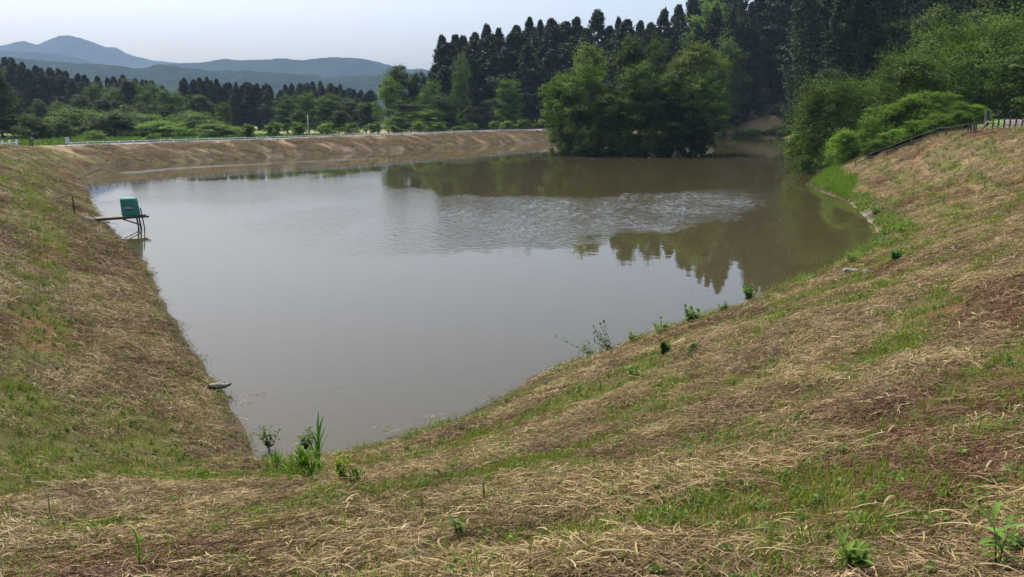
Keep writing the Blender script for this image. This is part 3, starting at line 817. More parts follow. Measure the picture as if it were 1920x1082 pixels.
# ---- behind the island and round the cove
for px, d, ty, w, kind, lab in [
    (1352, 318, 66, 92, 'layer', 'bright layered tree rising just right of the island against the cedars'),
    (1338, 300, 118, 80, 'mid', 'green tree half hidden behind the right end of the island'),
    (1398, 352, 128, 66, 'dark', 'dark leafy tree at the back of the cove left of the earth mound'),
    (1424, 342, 186, 36, 'mid', 'small light tree on the near end of the earth mound'),
    (1378, 345, 176, 54, 'dark', 'dim leafy tree at the foot of the wood beyond the cove'),
    (1322, 355, -6, 104, 'layer', 'bright green leafy tree high in the wood above the right end of the island'),
    (1366, 350, 30, 70, 'mid', 'mid green leafy tree in the wood below the bright high one'),
    (1456, 350, 196, 34, 'dark', 'small dark tree on the crest of the earth mound'),
    (1290, 345, 62, 60, 'mid', 'mid green tree peeping out of the wood behind the pale island crown'),
    (1655, 215, 44, 120, 'dark', 'dark leafy tree among the massive cedars above the creeper mound'),
    (1745, 205, 12, 130, 'dark', 'dark leafy crown high above the tall spreading tree'),
    (1850, 195, -30, 150, 'dark', 'dark leafy crown cut by the top edge near the right corner'),
    (1590, 225, 96, 90, 'dark', 'dim leafy tree just above the big waterside tree'),
]:
    T('leafy_tree', B[kind], px, d, ty, w, lab)
for k, (px, ty, w) in enumerate([(1352, 243, 26), (1385, 243, 34), (1412, 240, 40), (1440, 243, 32), (1468, 234, 46)]):
    T('shrub', B['dbush' if k in (0, 3) else 'bush'], px, 327, ty, w, ['small dark shrub beside the pale block at the cove end', 'flat green shrub on the shore left below the mound', 'rounded green shrub on the shore under the mound', 'dark low shrub on the shore right below the mound', 'larger green shrub where the cove meets the big waterside tree'][k], 'shrub', base_z=.3)

# ---- right-hand waterside trees
for px, d, ty, w, kind, lab, cat in [
    (1556, 120, 140, 172, 'near', 'big dense green tree hanging over the water on the right', 'tree'),
    (1632, 128, 138, 130, 'near', 'leafy tree between the big waterside tree and the creeper mound', 'tree'),
    (1716, 116, 92, 190, 'near', 'tall spreading tree rising above the creeper mound', 'tree'),
    (1775, 124, 78, 150, 'mid', 'darker tree behind the right shoulder of the tall spreading tree', 'tree'),
    (1800, 150, 26, 210, 'near', 'high broad crown behind the rope fence corner', 'tree'),
    (1890, 140, 18, 210, 'near', 'big tree crown at the right edge over the bollards', 'tree'),
    (1948, 118, 60, 170, 'mid', 'tree cut by the right edge of the frame', 'tree'),
    (1846, 165, 90, 130, 'dark', 'dark tree in the shade behind the tall fence post', 'tree'),
]:
    T('leafy_tree', B[kind], px, d, ty, w, lab, cat)
for px, d, ty, w, kind, lab in [
    (1674, 101, 196, 128, 'vine', 'creeper covered mound of shrubs above the descending fence'),
    (1738, 99, 172, 130, 'vine', 'upper creeper covered shrub against the tall spreading tree'),
    (1790, 97, 190, 84, 'vine', 'light green shrub just left of the rope fence corner'),
    (1592, 106, 244, 84, 'vine', 'leafy shrub between the big waterside tree and the reeds'),
    (1646, 94.5, 262, 66, 'vine', 'low leafy shrub at the lower end of the descending fence'),
    (1688, 91.3, 240, 76, 'vine', 'dense shrub pressing on the middle of the descending fence'),
    (1730, 88.6, 224, 80, 'vine', 'rounded shrub over the upper half of the descending fence'),
    (1770, 86.8, 212, 72, 'vine', 'shrub leaning over the last posts of the descending fence'),
    (1804, 85.2, 206, 60, 'vine', 'small shrub tucked behind the corner where rail and rope fences meet'),
    (1832, 96, 196, 60, 'vine', 'shrub in the gap left of the thick grey post'),
    (1628, 108, 240, 70, 'vine', 'dark low shrub at the foot of the creeper mound near the reeds'),
    (1520, 128, 232, 90, 'vine', 'lowest skirt of foliage trailing in the water on the right'),
]:
    T('shrub', B[kind], px, d, ty, w, lab, 'shrub')

# ------------------------------------------------------------------ dam road and guardrail
def dam_line(off, n=220):
    """points along the dam at a distance off outside the waterline"""
    P = SHORE[19:30]; seg = np.linalg.norm(np.diff(P, axis=0), axis=1); acc = np.concatenate([[0], np.cumsum(seg)])
    q = np.linspace(0, acc[-1], n)
    xy = np.stack([np.interp(q, acc, P[:, 0]), np.interp(q, acc, P[:, 1])], 1)
    k = np.ones(25) / 25
    pad = np.pad(xy, ((12, 12), (0, 0)), mode='reflect', reflect_type='odd')
    xy = np.stack([np.convolve(pad[:, 0], k, 'valid'), np.convolve(pad[:, 1], k, 'valid')], 1)
    t = unit(np.gradient(xy, axis=0)); nrm = np.stack([-t[:, 1], t[:, 0]], 1)
    return xy + nrm * off
def strip(name, mat, a, b, label, dz=.06):
    rows = [dam_line(a + (b - a) * f) for f in np.linspace(0, 1, 5)]
    V = []; n = len(rows[0])
    for r in rows:
        V.append(np.stack([r[:, 0], r[:, 1], terrain(r[:, 0], r[:, 1]) + dz], 1))
    V = np.concatenate(V); i, j = np.meshgrid(np.arange(4), np.arange(n - 1), indexing='ij'); q = (i * n + j).ravel()
    o = obj(name, make_mesh(name, V, quads=np.stack([q, q + 1, q + n + 1, q + n], 1)[:, ::-1], mat=mat, smooth_shade=True))
    return tag(o, label, None, None, 'structure')
strip('road', M['gravel'], 10.0, 12.4, 'pale gravel road along the crest of the far dam', .08)

post_me = MB().box((0, 0, .42), (.15, .15, .94), bevel=.02).mesh('post', M['white_paint'])
def guardrail(P, label, step=3.0, post=post_me, hts=(.42, .76)):
    seg = np.linalg.norm(np.diff(P, axis=0), axis=1); acc = np.concatenate([[0], np.cumsum(seg)])
    q = np.arange(0, acc[-1], step)
    xy = np.stack([np.interp(q, acc, P[:, 0]), np.interp(q, acc, P[:, 1])], 1)
    z = terrain(xy[:, 0], xy[:, 1])
    z = np.convolve(np.pad(z, 2, mode='edge'), np.ones(5) / 5, 'valid')
    r = empty('guardrail', (xy[0, 0], xy[0, 1], z[0]), 0, label, 'guardrail')
    o3 = np.array([xy[0, 0], xy[0, 1], z[0]])
    pts = np.stack([xy[:, 0], xy[:, 1], z], 1) - o3
    for p in pts: obj('post', post, r, loc=tuple(p))
    for hh in hts:
        MB().tube([p + np.array([0, -.09, hh]) for p in pts], .07, 6).build('rail', M['white_paint'], r)
    return r
guardrail(dam_line(9.0)[1:], 'long white guardrail along the crest of the far dam')
gl = [on_ground(-40, 277.0), on_ground(34, 276.5)]
d_gl = 133.0
x0_, _ = at_d(-30, d_gl); x1_, _ = at_d(33.5, d_gl)
stout = MB().box((0, 0, .5), (.27, .27, 1.1), bevel=.03).mesh('post', M['white_paint'])
guardrail(np.array([(x0_, d_gl), (x1_ + .05, d_gl)]), 'short white guardrail at the left edge with three stout posts', 1.2, stout, (.35, .62))

# ---- gate posts, notice board, utility pole
def placed(px, d): x, y = at_d(px, d); return x, y, gh(x, y)
x, y, z = placed(51.5, 130)
r = empty('gate_post', (x, y, z), .2, 'pair of dark posts standing close together at the left end of the dam', 'gate post')
MB().box((-.08, 0, .68), (.16, .14, 1.5), bevel=.02).build('post', M['dark_wood'], r)
MB().box((.24, 0, .66), (.15, .14, 1.44), bevel=.02).build('post', M['dark_wood'], r)
MB().box((.24, 0, 1.46), (.17, .16, .14), bevel=.03).build('cap', M['white_paint'], r)
x, y, z = placed(122.5, 137.5)
r = empty('notice_board', (x, y, z), .12, 'pale notice board on two dark legs beside the dam road', 'notice board')
MB().box((-.40, 0, .72), (.10, .10, 1.75), bevel=.012, shift=(-.08, 0)).build('leg', M['dark_wood'], r)
MB().box((.40, 0, .68), (.10, .10, 1.7), bevel=.012, shift=(-.06, 0)).build('leg', M['dark_wood'], r)
MB().box((-.04, -.075, 1.0), (.72, .04, 1.1), shift=(-.06, 0)).build('board', M['sign_face'], r)
x, y, z = placed(577, 285)
r = empty('utility_pole', (x, y, z), 0, 'pale thin pole rising from the field behind the young trees', 'pole')
MB().tube([(0, 0, -.3), (0, 0, z_at(216, 285) - z)], [.22, .13], 8).build('shaft', M['pole'], r, True)
MB().beam((-.7, 0, z_at(219, 285) - z), (.7, 0, z_at(219, 285) - z), .1, .1).build('crossarm', M['pole'], r)

# ------------------------------------------------------------------ jetty and green cabin
PA = at_z(181, 409, .95); PB = at_z(262, 402.5, 1.0); PC = at_z(276, 401.5, 1.0)
ang = math.atan2(PB[1] - PA[1], PB[0] - PA[0]); Lj = float(np.hypot(*(PC - PA)[:2])); Lb = float(np.hypot(*(PB - PA)[:2]))
r = empty('jetty', (PA[0], PA[1], 0), ang, 'narrow plank jetty on a braced steel trestle reaching from the left bank', 'jetty')
HWd = .48
for sy in (-1, 1):
    MB().beam((-.1, sy * HWd, .86), (Lj, sy * HWd, .88), .09, .13).build('side_beam', M['steel'], r)
bw = .17; nb = int((Lb + .1) / .2)
brd = MB().box((0, 0, 0), (bw, 1.1, .035), bevel=.006).mesh('plank', M['deck_wood'])
for k in range(nb):
    obj('plank', brd, r, loc=(.0 + k * .2, random.uniform(-.02, .02), .965 + random.uniform(-.004, .004)), rot=(0, 0, random.uniform(-.02, .02)))
for sy in (-1, 1):
    MB().beam((Lb - .05 + (.06 if sy < 0 else .1), sy * HWd, -1.2), (Lb - .15, sy * HWd, .80), .1, .1).build('post', M['steel'], r)
    MB().beam((Lb + .28, sy * HWd * .98 + .12, -1.0), (Lb + .02, sy * HWd + .12, 1.55 if sy < 0 else .95), .07, .07).build('raking_post', M['steel'], r)
    MB().beam((1.6, sy * HWd, .8), (Lb - .08, sy * HWd, .28), .06, .06).build('brace', M['steel'], r)
MB().beam((Lb - .1, -HWd, .30), (Lb - .1, HWd, .30), .07, .07).build('crossbar', M['steel'], r)
# cabin
cx = Lb - .62
cp = np.array([PA[0] + math.cos(ang) * cx, PA[1] + math.sin(ang) * cx])
r = empty('feed_cabin', (cp[0], cp[1], .983), 0, 'green plastic box cabin with a lid coloured lighter as sunlit on the jetty end', 'plastic box', rot=(0, -.02, .10))
HB = 1.30; WB = 1.06; DB = .85
MB().box((.05, 0, HB / 2 - .05), (WB, DB, HB - .1), taper=(.93, .93), shift=(-.06, 0), bevel=.07).build('body', M['green_plastic'], r)
MB().box((-.015, 0, HB - .055), (WB * .97, DB * .97, .10), taper=(.93, .93), bevel=.035).build('lid', M['sunlit_lid'], r)
MB().box((-.02, -DB / 2 * .965, HB * .5), (.025, .03, HB * .78), shift=(-.07, .02)).build('seam', M['green_plastic'], r)
V = [(.0, 0, 0)]; n = 20
bad = MB()
for sc, yy, mt, nm, zc, sy in ((1, 0, 'badge', 'badge', 0, 1), (.9, -.006, 'badge_dark', 'badge_print', -.075, .42)):
    m = MB()
    for yq in (0, -.012):
        for k in range(n):
            a = 2 * PI * k / n
            e = .5
            m.v.append((.28 * sc * math.copysign(abs(math.cos(a)) ** .6, math.cos(a)), yy + yq, zc + .12 * sc * sy * math.copysign(abs(math.sin(a)) ** .6, math.sin(a))))
    m.f = [tuple(range(n, 2 * n))] + [(k, (k + 1) % n, n + (k + 1) % n, n + k) for k in range(n)]
    if nm == 'badge':
        badge = m.build('badge', M[mt], r, loc=(.04, -DB / 2 * .972 + .0, HB * .42), rot=(-.035, 0, 0))
    else:
        m.build('badge_print', M[mt], badge, loc=(0, -.010, 0))
# bank end: pole, ramp beam, loose board
x, y, z = on_ground(140, 407)
r = empty('stake', (x, y, z), 0, 'thin dark stake standing on the left bank above the jetty', 'stake')
MB().tube([(0, 0, -.2), (.02, 0, .78)], .075, 7).build('sleeve', M['dark_wood'], r)
MB().tube([(.02, 0, .78), (.0, 0, 1.5)], .045, 6).build('rod', M['dark_wood'], r)
b0 = np.array([x + .15, y, z + .08]); b1 = np.array([PA[0] - .05, PA[1] - .05, .83])
mb_ = MB().beam(b0 - b0, b1 - b0, .55, .08)
o = mb_.build('gangplank', M['dark_wood'], None, loc=tuple(b0)); tag(o, 'dark gangplank lying on the bank between stake and jetty', 'gangplank')
p0 = on_ground(188, 414); p1 = on_ground(203, 421.5)
o = MB().beam((0, 0, 0), (p1[0] - p0[0], p1[1] - p0[1], p1[2] - p0[2] + .06), .28, .05).build('board', M['dark_wood'], None, loc=(p0[0], p0[1], p0[2] + .12))
tag(o, 'dark loose board at the water edge below the jetty', 'board')

# ---- driftwood and stone slab
x, y, z = on_ground(398, 729)
m = MB().tube([(-.28, -.05, .02), (-.12, 0, .07), (.1, .02, .08), (.28, .05, .06), (.42, .1, .1), (.47, .12, .13)], [.035, .085, .10, .075, .045, .015], 9)
o = m.build('driftwood', M['grey_wood'], None, True, loc=(x + .08, y, z)); tag(o, 'pale curved driftwood log at the left waterline', 'driftwood')
for (px, py, L_s, lab) in ((1597, 511, .72, 'flat grey stone slab near the right shore, its left half clear of weeds'), (1634, 514, .62, 'thin grey stone slab just right of the larger slab')):
    x, y, z = on_ground(px, py)
    o = MB().box((0, 0, .05), (L_s, .34, .12), bevel=.03, taper=(.94, .9)).build('stone_slab', M['stone'], None, loc=(x, y, z), rot=(.03, .10, -.12)); tag(o, lab, 'stone')
x, y = at_d(1347, 316)
o = MB().box((0, 0, .9), (2.2, 1.6, 2.8), bevel=.1, taper=(.85, .9)).build('concrete_block', plain('pale_concrete', (.3, .27, .25), (.42, .38, .36), .9, 2, .3), None, loc=(x, y, 0)); tag(o, 'pale concrete block at the water edge right of the island', 'concrete block')

# ------------------------------------------------------------------ fences on the right
def fence_post_xyz(px, py, d):
    x, y = at_d(px, d); return np.array([x, y, gh(x, y)])
r = None
fp = [(1818, 80.5), (1777, 83.0), (1761, 84.2), (1715, 87), (1670, 90), (1640, 92), (1612, 94)]
pts = [fence_post_xyz(px, 0, d) for px, d in fp]
r = empty('rail_fence', tuple(pts[0]), 0, 'dark wooden rail fence running down the slope beside the shrubs', 'fence')
pm = MB().tube([(0, 0, -.3), (0, 0, 1.12)], [.075, .07], 8).mesh('post', M['dark_wood'])
for p in pts: obj('post', pm, r, loc=tuple(p - pts[0]))
for hh in (1.0, .55):
    MB().tube([p - pts[0] + np.array([0, -.085, hh]) for p in pts], .045, 6).build('rail', M['dark_wood'], r)
bp_ = [(1823.5, 79.5), (1828.5, 79.5), (1832.5, 79.2), (1851.5, 80.5), (1863.5, 79.5), (1873.7, 79), (1884.5, 78.5), (1895.3, 78), (1906.5, 77.5), (1918.5, 77), (1931, 76.5), (1944, 76)]
bpts = [fence_post_xyz(px, 0, d) for px, d in bp_]
r = empty('rope_fence', tuple(bpts[0]), 0, 'row of dark bollards linked by pale ropes on the bank top at right', 'fence')
pm2 = MB().tube([(0, 0, -.3), (0, 0, 1.06), (0, 0, 1.12)], [.085, .085, .05], 8).mesh('post', M['dark_wood'])
for p in bpts: obj('post', pm2, r, loc=tuple(p - bpts[0]))
for a, b in zip(bpts[2:-1], bpts[3:]):
    for hh in (.92, .36):
        L0 = np.linalg.norm(b - a); q = []
        for t in np.linspace(0, 1, 7):
            w = a * (1 - t) + b * t - bpts[0] + np.array([0, -.10, hh - 4 * t * (1 - t) * .16 * L0]); q.append(w)
        MB().tube(q, .02, 5).build('rope', M['rope'], r)
p = fence_post_xyz(1850.5, 0, 82)
o = MB().box((0, 0, .9), (.34, .3, 2.0), bevel=.03).build('gate_post', plain('grey_post_wood', (.03, .03, .034), (.065, .065, .075), .8, 8, .3), None, loc=tuple(p)); tag(o, 'thick grey post taller than the bollards on the bank top', 'post')
# low fence under the mound
mp_ = [fence_post_xyz(px, 0, 325) for px in (1352, 1362, 1372, 1382, 1392, 1402, 1412, 1424, 1436, 1450)]
r = empty('wire_fence', tuple(mp_[0]), 0, 'low dark fence far off below the earth mound', 'fence')
pm3 = MB().tube([(0, 0, -.3), (0, 0, 1.3)], .09, 6).mesh('post', M['dark_wood'])
for p in mp_: obj('post', pm3, r, loc=tuple(p - mp_[0]))
MB().tube([p - mp_[0] + np.array([0, 0, 1.15]) for p in mp_], .05, 5).build('rail', M['dark_wood'], r)
# grey path behind the bollards
def path_sheet():
    V = []; n = 24
    for f in np.linspace(0, 1, n):
        d = 80 + f * 42
        xl, _ = at_d(1888 - f * 8, d); xr, _ = at_d(2080, d)
        for q in np.linspace(0, 1, 10):
            xx = xl + (xr - xl) * q; V.append((xx, d, gh(xx, d) + .05))
    Q = [(i * 10 + j, i * 10 + j + 1, (i + 1) * 10 + j + 1, (i + 1) * 10 + j) for i in range(n - 1) for j in range(9)]
    tag(obj('path', make_mesh('path', V, quads=np.array(Q), mat=M['path'], smooth_shade=True)), 'grey path crossing the lawn behind the bollards', None, None, 'structure')
path_sheet()

# ------------------------------------------------------------------ ground cover
def ribbons(g, n, base, head, length, width, curl, rise, segs=4, flat=True, tone=None, c1=None, c2=None):
    """n curved blades; base Nx3, head angles; returns verts, quads, cols"""
    t = np.linspace(0, 1, segs + 1)
    hd = head[:, None] + curl[:, None] * (t[None] - .3)
    step = length[:, None] / segs
    dx = np.cumsum(np.cos(hd) * step, 1) - np.cos(hd[:, :1]) * step; dy = np.cumsum(np.sin(hd) * step, 1) - np.sin(hd[:, :1]) * step
    z = rise[:, None] * (4 * t * (1 - t))[None] if flat else None
    P = np.stack([base[:, :1] + dx, base[:, 1:2] + dy, base[:, 2:3] + z], 2)
    w = width[:, None] * np.interp(t, [0, .2, .8, 1], [.7, 1, .8, .15])[None]
    roll = g.normal(size=n)[:, None] * .7
    sx = -np.sin(hd) * np.cos(roll) * w; sy = np.cos(hd) * np.cos(roll) * w; szz = np.sin(roll) * w
    S = np.stack([sx, sy, szz], 2)
    V = np.stack([P - S, P + S], 2).reshape(n, -1, 3)
    k = 2 * (segs + 1); b = np.arange(n)[:, None, None] * k; s = np.arange(segs)[None, :, None] * 2
    Q = (b + s + np.array([0, 1, 3, 2])[None, None]).reshape(-1, 4)
    c = np.repeat(lerp(c1, c2, tone), k, 0)
    return V.reshape(-1, 3), Q, c

def blades(g, n, base, az, lean, length, width, c1, c2, tone, segs=4):
    """upright tapering blades that arch over"""
    t = np.linspace(0, 1, segs + 1)
    th = lean[:, None] * (.25 + t[None] * 1.5)
    st = length[:, None] / segs
    hor = np.cumsum(np.sin(th) * st, 1); hor = hor - hor[:, :1]; ver = np.cumsum(np.cos(th) * st, 1); ver = ver - ver[:, :1]
    P = np.stack([base[:, :1] + np.cos(az)[:, None] * hor, base[:, 1:2] + np.sin(az)[:, None] * hor, base[:, 2:3] + ver], 2)
    w = width[:, None] * np.interp(t, [0, .3, 1], [.75, 1, .06])[None]
    S = np.stack([-np.sin(az)[:, None] * w, np.cos(az)[:, None] * w, 0 * w], 2)
    V = np.stack([P - S, P + S], 2).reshape(n, -1, 3)
    k = 2 * (segs + 1); b = np.arange(n)[:, None, None] * k; s = np.arange(segs)[None, :, None] * 2
    Q = (b + s + np.array([0, 1, 3, 2])[None, None]).reshape(-1, 4)
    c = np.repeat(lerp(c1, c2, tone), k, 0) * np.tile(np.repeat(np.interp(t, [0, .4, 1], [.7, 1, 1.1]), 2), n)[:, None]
    return V.reshape(-1, 3), Q, c

def library(name, builders):
    c = bpy.data.collections.new(name)
    for k, me in enumerate(builders):
        o = bpy.data.objects.new('%s_%02d' % (name, k), me); c.objects.link(o)
    return c

def hay_clump(seed, c1, c2, n=86, L=(.06, .36), W=.0029, up=.020):
    g = np.random.default_rng(seed)
    base = np.stack([g.normal(size=n) * .2 - .1, g.normal(size=n) * .13, np.abs(g.normal(size=n)) * .014], 1)
    head = g.normal(size=n) * .72 + (g.random(n) < .5) * PI
    ln = L[0] + (L[1] - L[0]) * g.random(n) ** 1.4
    V, Q, c = ribbons(g, n, base, head, ln, W * (.45 + 1.0 * g.random(n)), g.normal(size=n) * 1.7, np.abs(g.normal(size=n)) * up + .002, 5, True, g.random(n), c1, c2)
    return make_mesh('hay', V, quads=Q, cols=c, mat=M['straw'])

def tuft(seed, n, hgt, wid, spread, c1, c2, dead=.12):
    g = np.random.default_rng(seed)
    base = np.stack([g.normal(size=n) * spread, g.normal(size=n) * spread, np.zeros(n)], 1)
    ln = hgt * (.4 + .8 * g.random(n))
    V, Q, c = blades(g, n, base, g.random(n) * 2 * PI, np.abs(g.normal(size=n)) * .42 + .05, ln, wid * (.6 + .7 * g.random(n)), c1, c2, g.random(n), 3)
    if dead:
        k = 8; m = np.repeat(g.random(n) < dead, k); c[m] = (.26, .19, .09)
    return make_mesh('tuft', V, quads=Q, cols=c, mat=M['blade'])

def herb(seed, n, hgt, leaf, c1, c2):
    g = np.random.default_rng(seed)
    st = g.integers(3, 6); P = []; Nn = []
    for k in range(st):
        a = g.random() * 2 * PI; ln = hgt * (.5 + .6 * g.random()); le = .15 + .35 * g.random()
        for q in range(n // st):
            f = .2 + .8 * q / max(1, n // st - 1)
            b = g.random() * 2 * PI
            P.append((math.cos(a) * le * ln * f + math.cos(b) * leaf * .5, math.sin(a) * le * ln * f + math.sin(b) * leaf * .5, ln * f)); Nn.append((math.cos(b) * .6, math.sin(b) * .6, .8))
    P = np.array(P); V, Q = leaf_quads(P, unit(np.array(Nn)), leaf, .5, g, tip=P * [1, 1, .2] + g.normal(size=P.shape) * .02)
    return make_mesh('herb', V, quads=Q, cols=np.repeat(lerp(c1, c2, g.random(len(P))), 4, 0), mat=M['blade'])

HAY = library('hay', [hay_clump(300 + k, (.11, .076, .034), (.37, .28, .14)) for k in range(6)] +
              [hay_clump(310 + k, (.08, .05, .028), (.22, .15, .085)) for k in range(3)] +
              [hay_clump(320 + k, (.06, .028, .016), (.16, .08, .045)) for k in range(3)] +
              [hay_clump(325 + k, (.26, .195, .10), (.48, .385, .22), 14, (.10, .46), .0046, .032) for k in range(4)])
GRS = library('grass', [tuft(330 + k, 34, .065 + .015 * k, .0034, .10, (.085, .125, .012), (.195, .25, .034)) for k in range(4)] +
              [tuft(340 + k, 26, .15 + .03 * k, .0048, .07, (.075, .125, .014), (.17, .22, .035), .10) for k in range(2)] +
              [herb(350 + k, 26, .11, .045, (.055, .105, .02), (.12, .18, .04)) for k in range(3)] +
              [tuft(360 + k, 40, .06, .003, .10, (.075, .05, .028), (.18, .13, .06), .3) for k in range(3)])

def scatter(name, label, lib, X, Y, Z, rot, scl, idx):
    n = len(X)
    me = bpy.data.meshes.new(name); me.vertices.add(n)
    me.vertices.foreach_set('co', np.stack([X, Y, Z], 1).astype(np.float32).ravel())
    a = me.attributes.new('rot', 'FLOAT_VECTOR', 'POINT'); a.data.foreach_set('vector', rot.astype(np.float32).ravel())
    a = me.attributes.new('scl', 'FLOAT', 'POINT'); a.data.foreach_set('value', scl.astype(np.float32))
    a = me.attributes.new('idx', 'INT', 'POINT'); a.data.foreach_set('value', idx.astype(np.int32))
    o = obj(name, me); tag(o, label, None, None, 'stuff')
    ng = bpy.data.node_groups.new(name + '_scatter', 'GeometryNodeTree')
    ng.interface.new_socket('Geometry', in_out='INPUT', socket_type='NodeSocketGeometry')
    ng.interface.new_socket('Geometry', in_out='OUTPUT', socket_type='NodeSocketGeometry')
    N = ng.nodes; L = ng.links
    gi = N.new('NodeGroupInput'); go = N.new('NodeGroupOutput')
    ci = N.new('GeometryNodeCollectionInfo'); ci.inputs['Collection'].default_value = lib
    ci.inputs['Separate Children'].default_value = True; ci.inputs['Reset Children'].default_value = True
    ip = N.new('GeometryNodeInstanceOnPoints'); ip.inputs['Pick Instance'].default_value = True
    def attr(nm, dt):
        q = N.new('GeometryNodeInputNamedAttribute'); q.data_type = dt; q.inputs['Name'].default_value = nm
        return q.outputs['Attribute']
    L.new(gi.outputs[0], ip.inputs['Points']); L.new(ci.outputs[0], ip.inputs['Instance'])
    L.new(attr('idx', 'INT'), ip.inputs['Instance Index']); L.new(attr('scl', 'FLOAT'), ip.inputs['Scale'])
    e2r = N.new('FunctionNodeEulerToRotation'); L.new(attr('rot', 'FLOAT_VECTOR'), e2r.inputs[0]); L.new(e2r.outputs[0], ip.inputs['Rotation'])
    L.new(ip.outputs[0], go.inputs[0])
    md = o.modifiers.new('scatter', 'NODES'); md.node_group = ng
    return o

def sample_points(dens, r0, power, rmax, seed, rmin=1.6, amax=43):
    """random points round the viewpoint, dens per square metre out to r0, thinning beyond"""
    g = np.random.default_rng(seed); rr = np.geomspace(rmin, rmax, 400)
    rho = dens * np.minimum(1, (r0 / rr) ** power)
    cdf = np.concatenate([[0], np.cumsum(.5 * (rho[1:] * rr[1:] + rho[:-1] * rr[:-1]) * np.diff(rr))])
    n = int(cdf[-1] * 2 * math.radians(amax))
    r = np.interp(g.random(n) * cdf[-1], cdf, rr); a = np.radians((g.random(n) * 2 - 1) * amax)
    return r * np.sin(a), r * np.cos(a), r, g

def slope_rot(X, Y, Z, yaw, g, jit=.12):
    e = .25
    gx = (terrain(X + e, Y) - terrain(X - e, Y)) / (2 * e); gy = (terrain(X, Y + e) - terrain(X, Y - e)) / (2 * e)
    # rotate yaw first about Z, then tilt to the slope
    n = unit(np.stack([-gx, -gy, np.ones_like(gx)], 1)) + g.normal(size=(len(X), 3)) * jit * .5; n = unit(n)
    t = np.stack([np.cos(yaw), np.sin(yaw), np.zeros_like(yaw)], 1); t = unit(t - (t * n).sum(1, keepdims=True) * n); b = np.cross(n, t)
    # matrix columns t,b,n -> XYZ euler
    ry = np.arcsin(np.clip(-t[:, 2], -1, 1)); rx = np.arctan2(b[:, 2], n[:, 2]); rz = np.arctan2(t[:, 1], t[:, 0])
    return np.stack([rx, ry, rz], 1)

def shore_dir(X, Y):
    e = .6
    s1, _ = poly_sdf(X + e, Y, SHORE); s2, _ = poly_sdf(X - e, Y, SHORE); s3, _ = poly_sdf(X, Y + e, SHORE); s4, _ = poly_sdf(X, Y - e, SHORE)
    return np.arctan2(s3 - s4, s1 - s2) + PI / 2

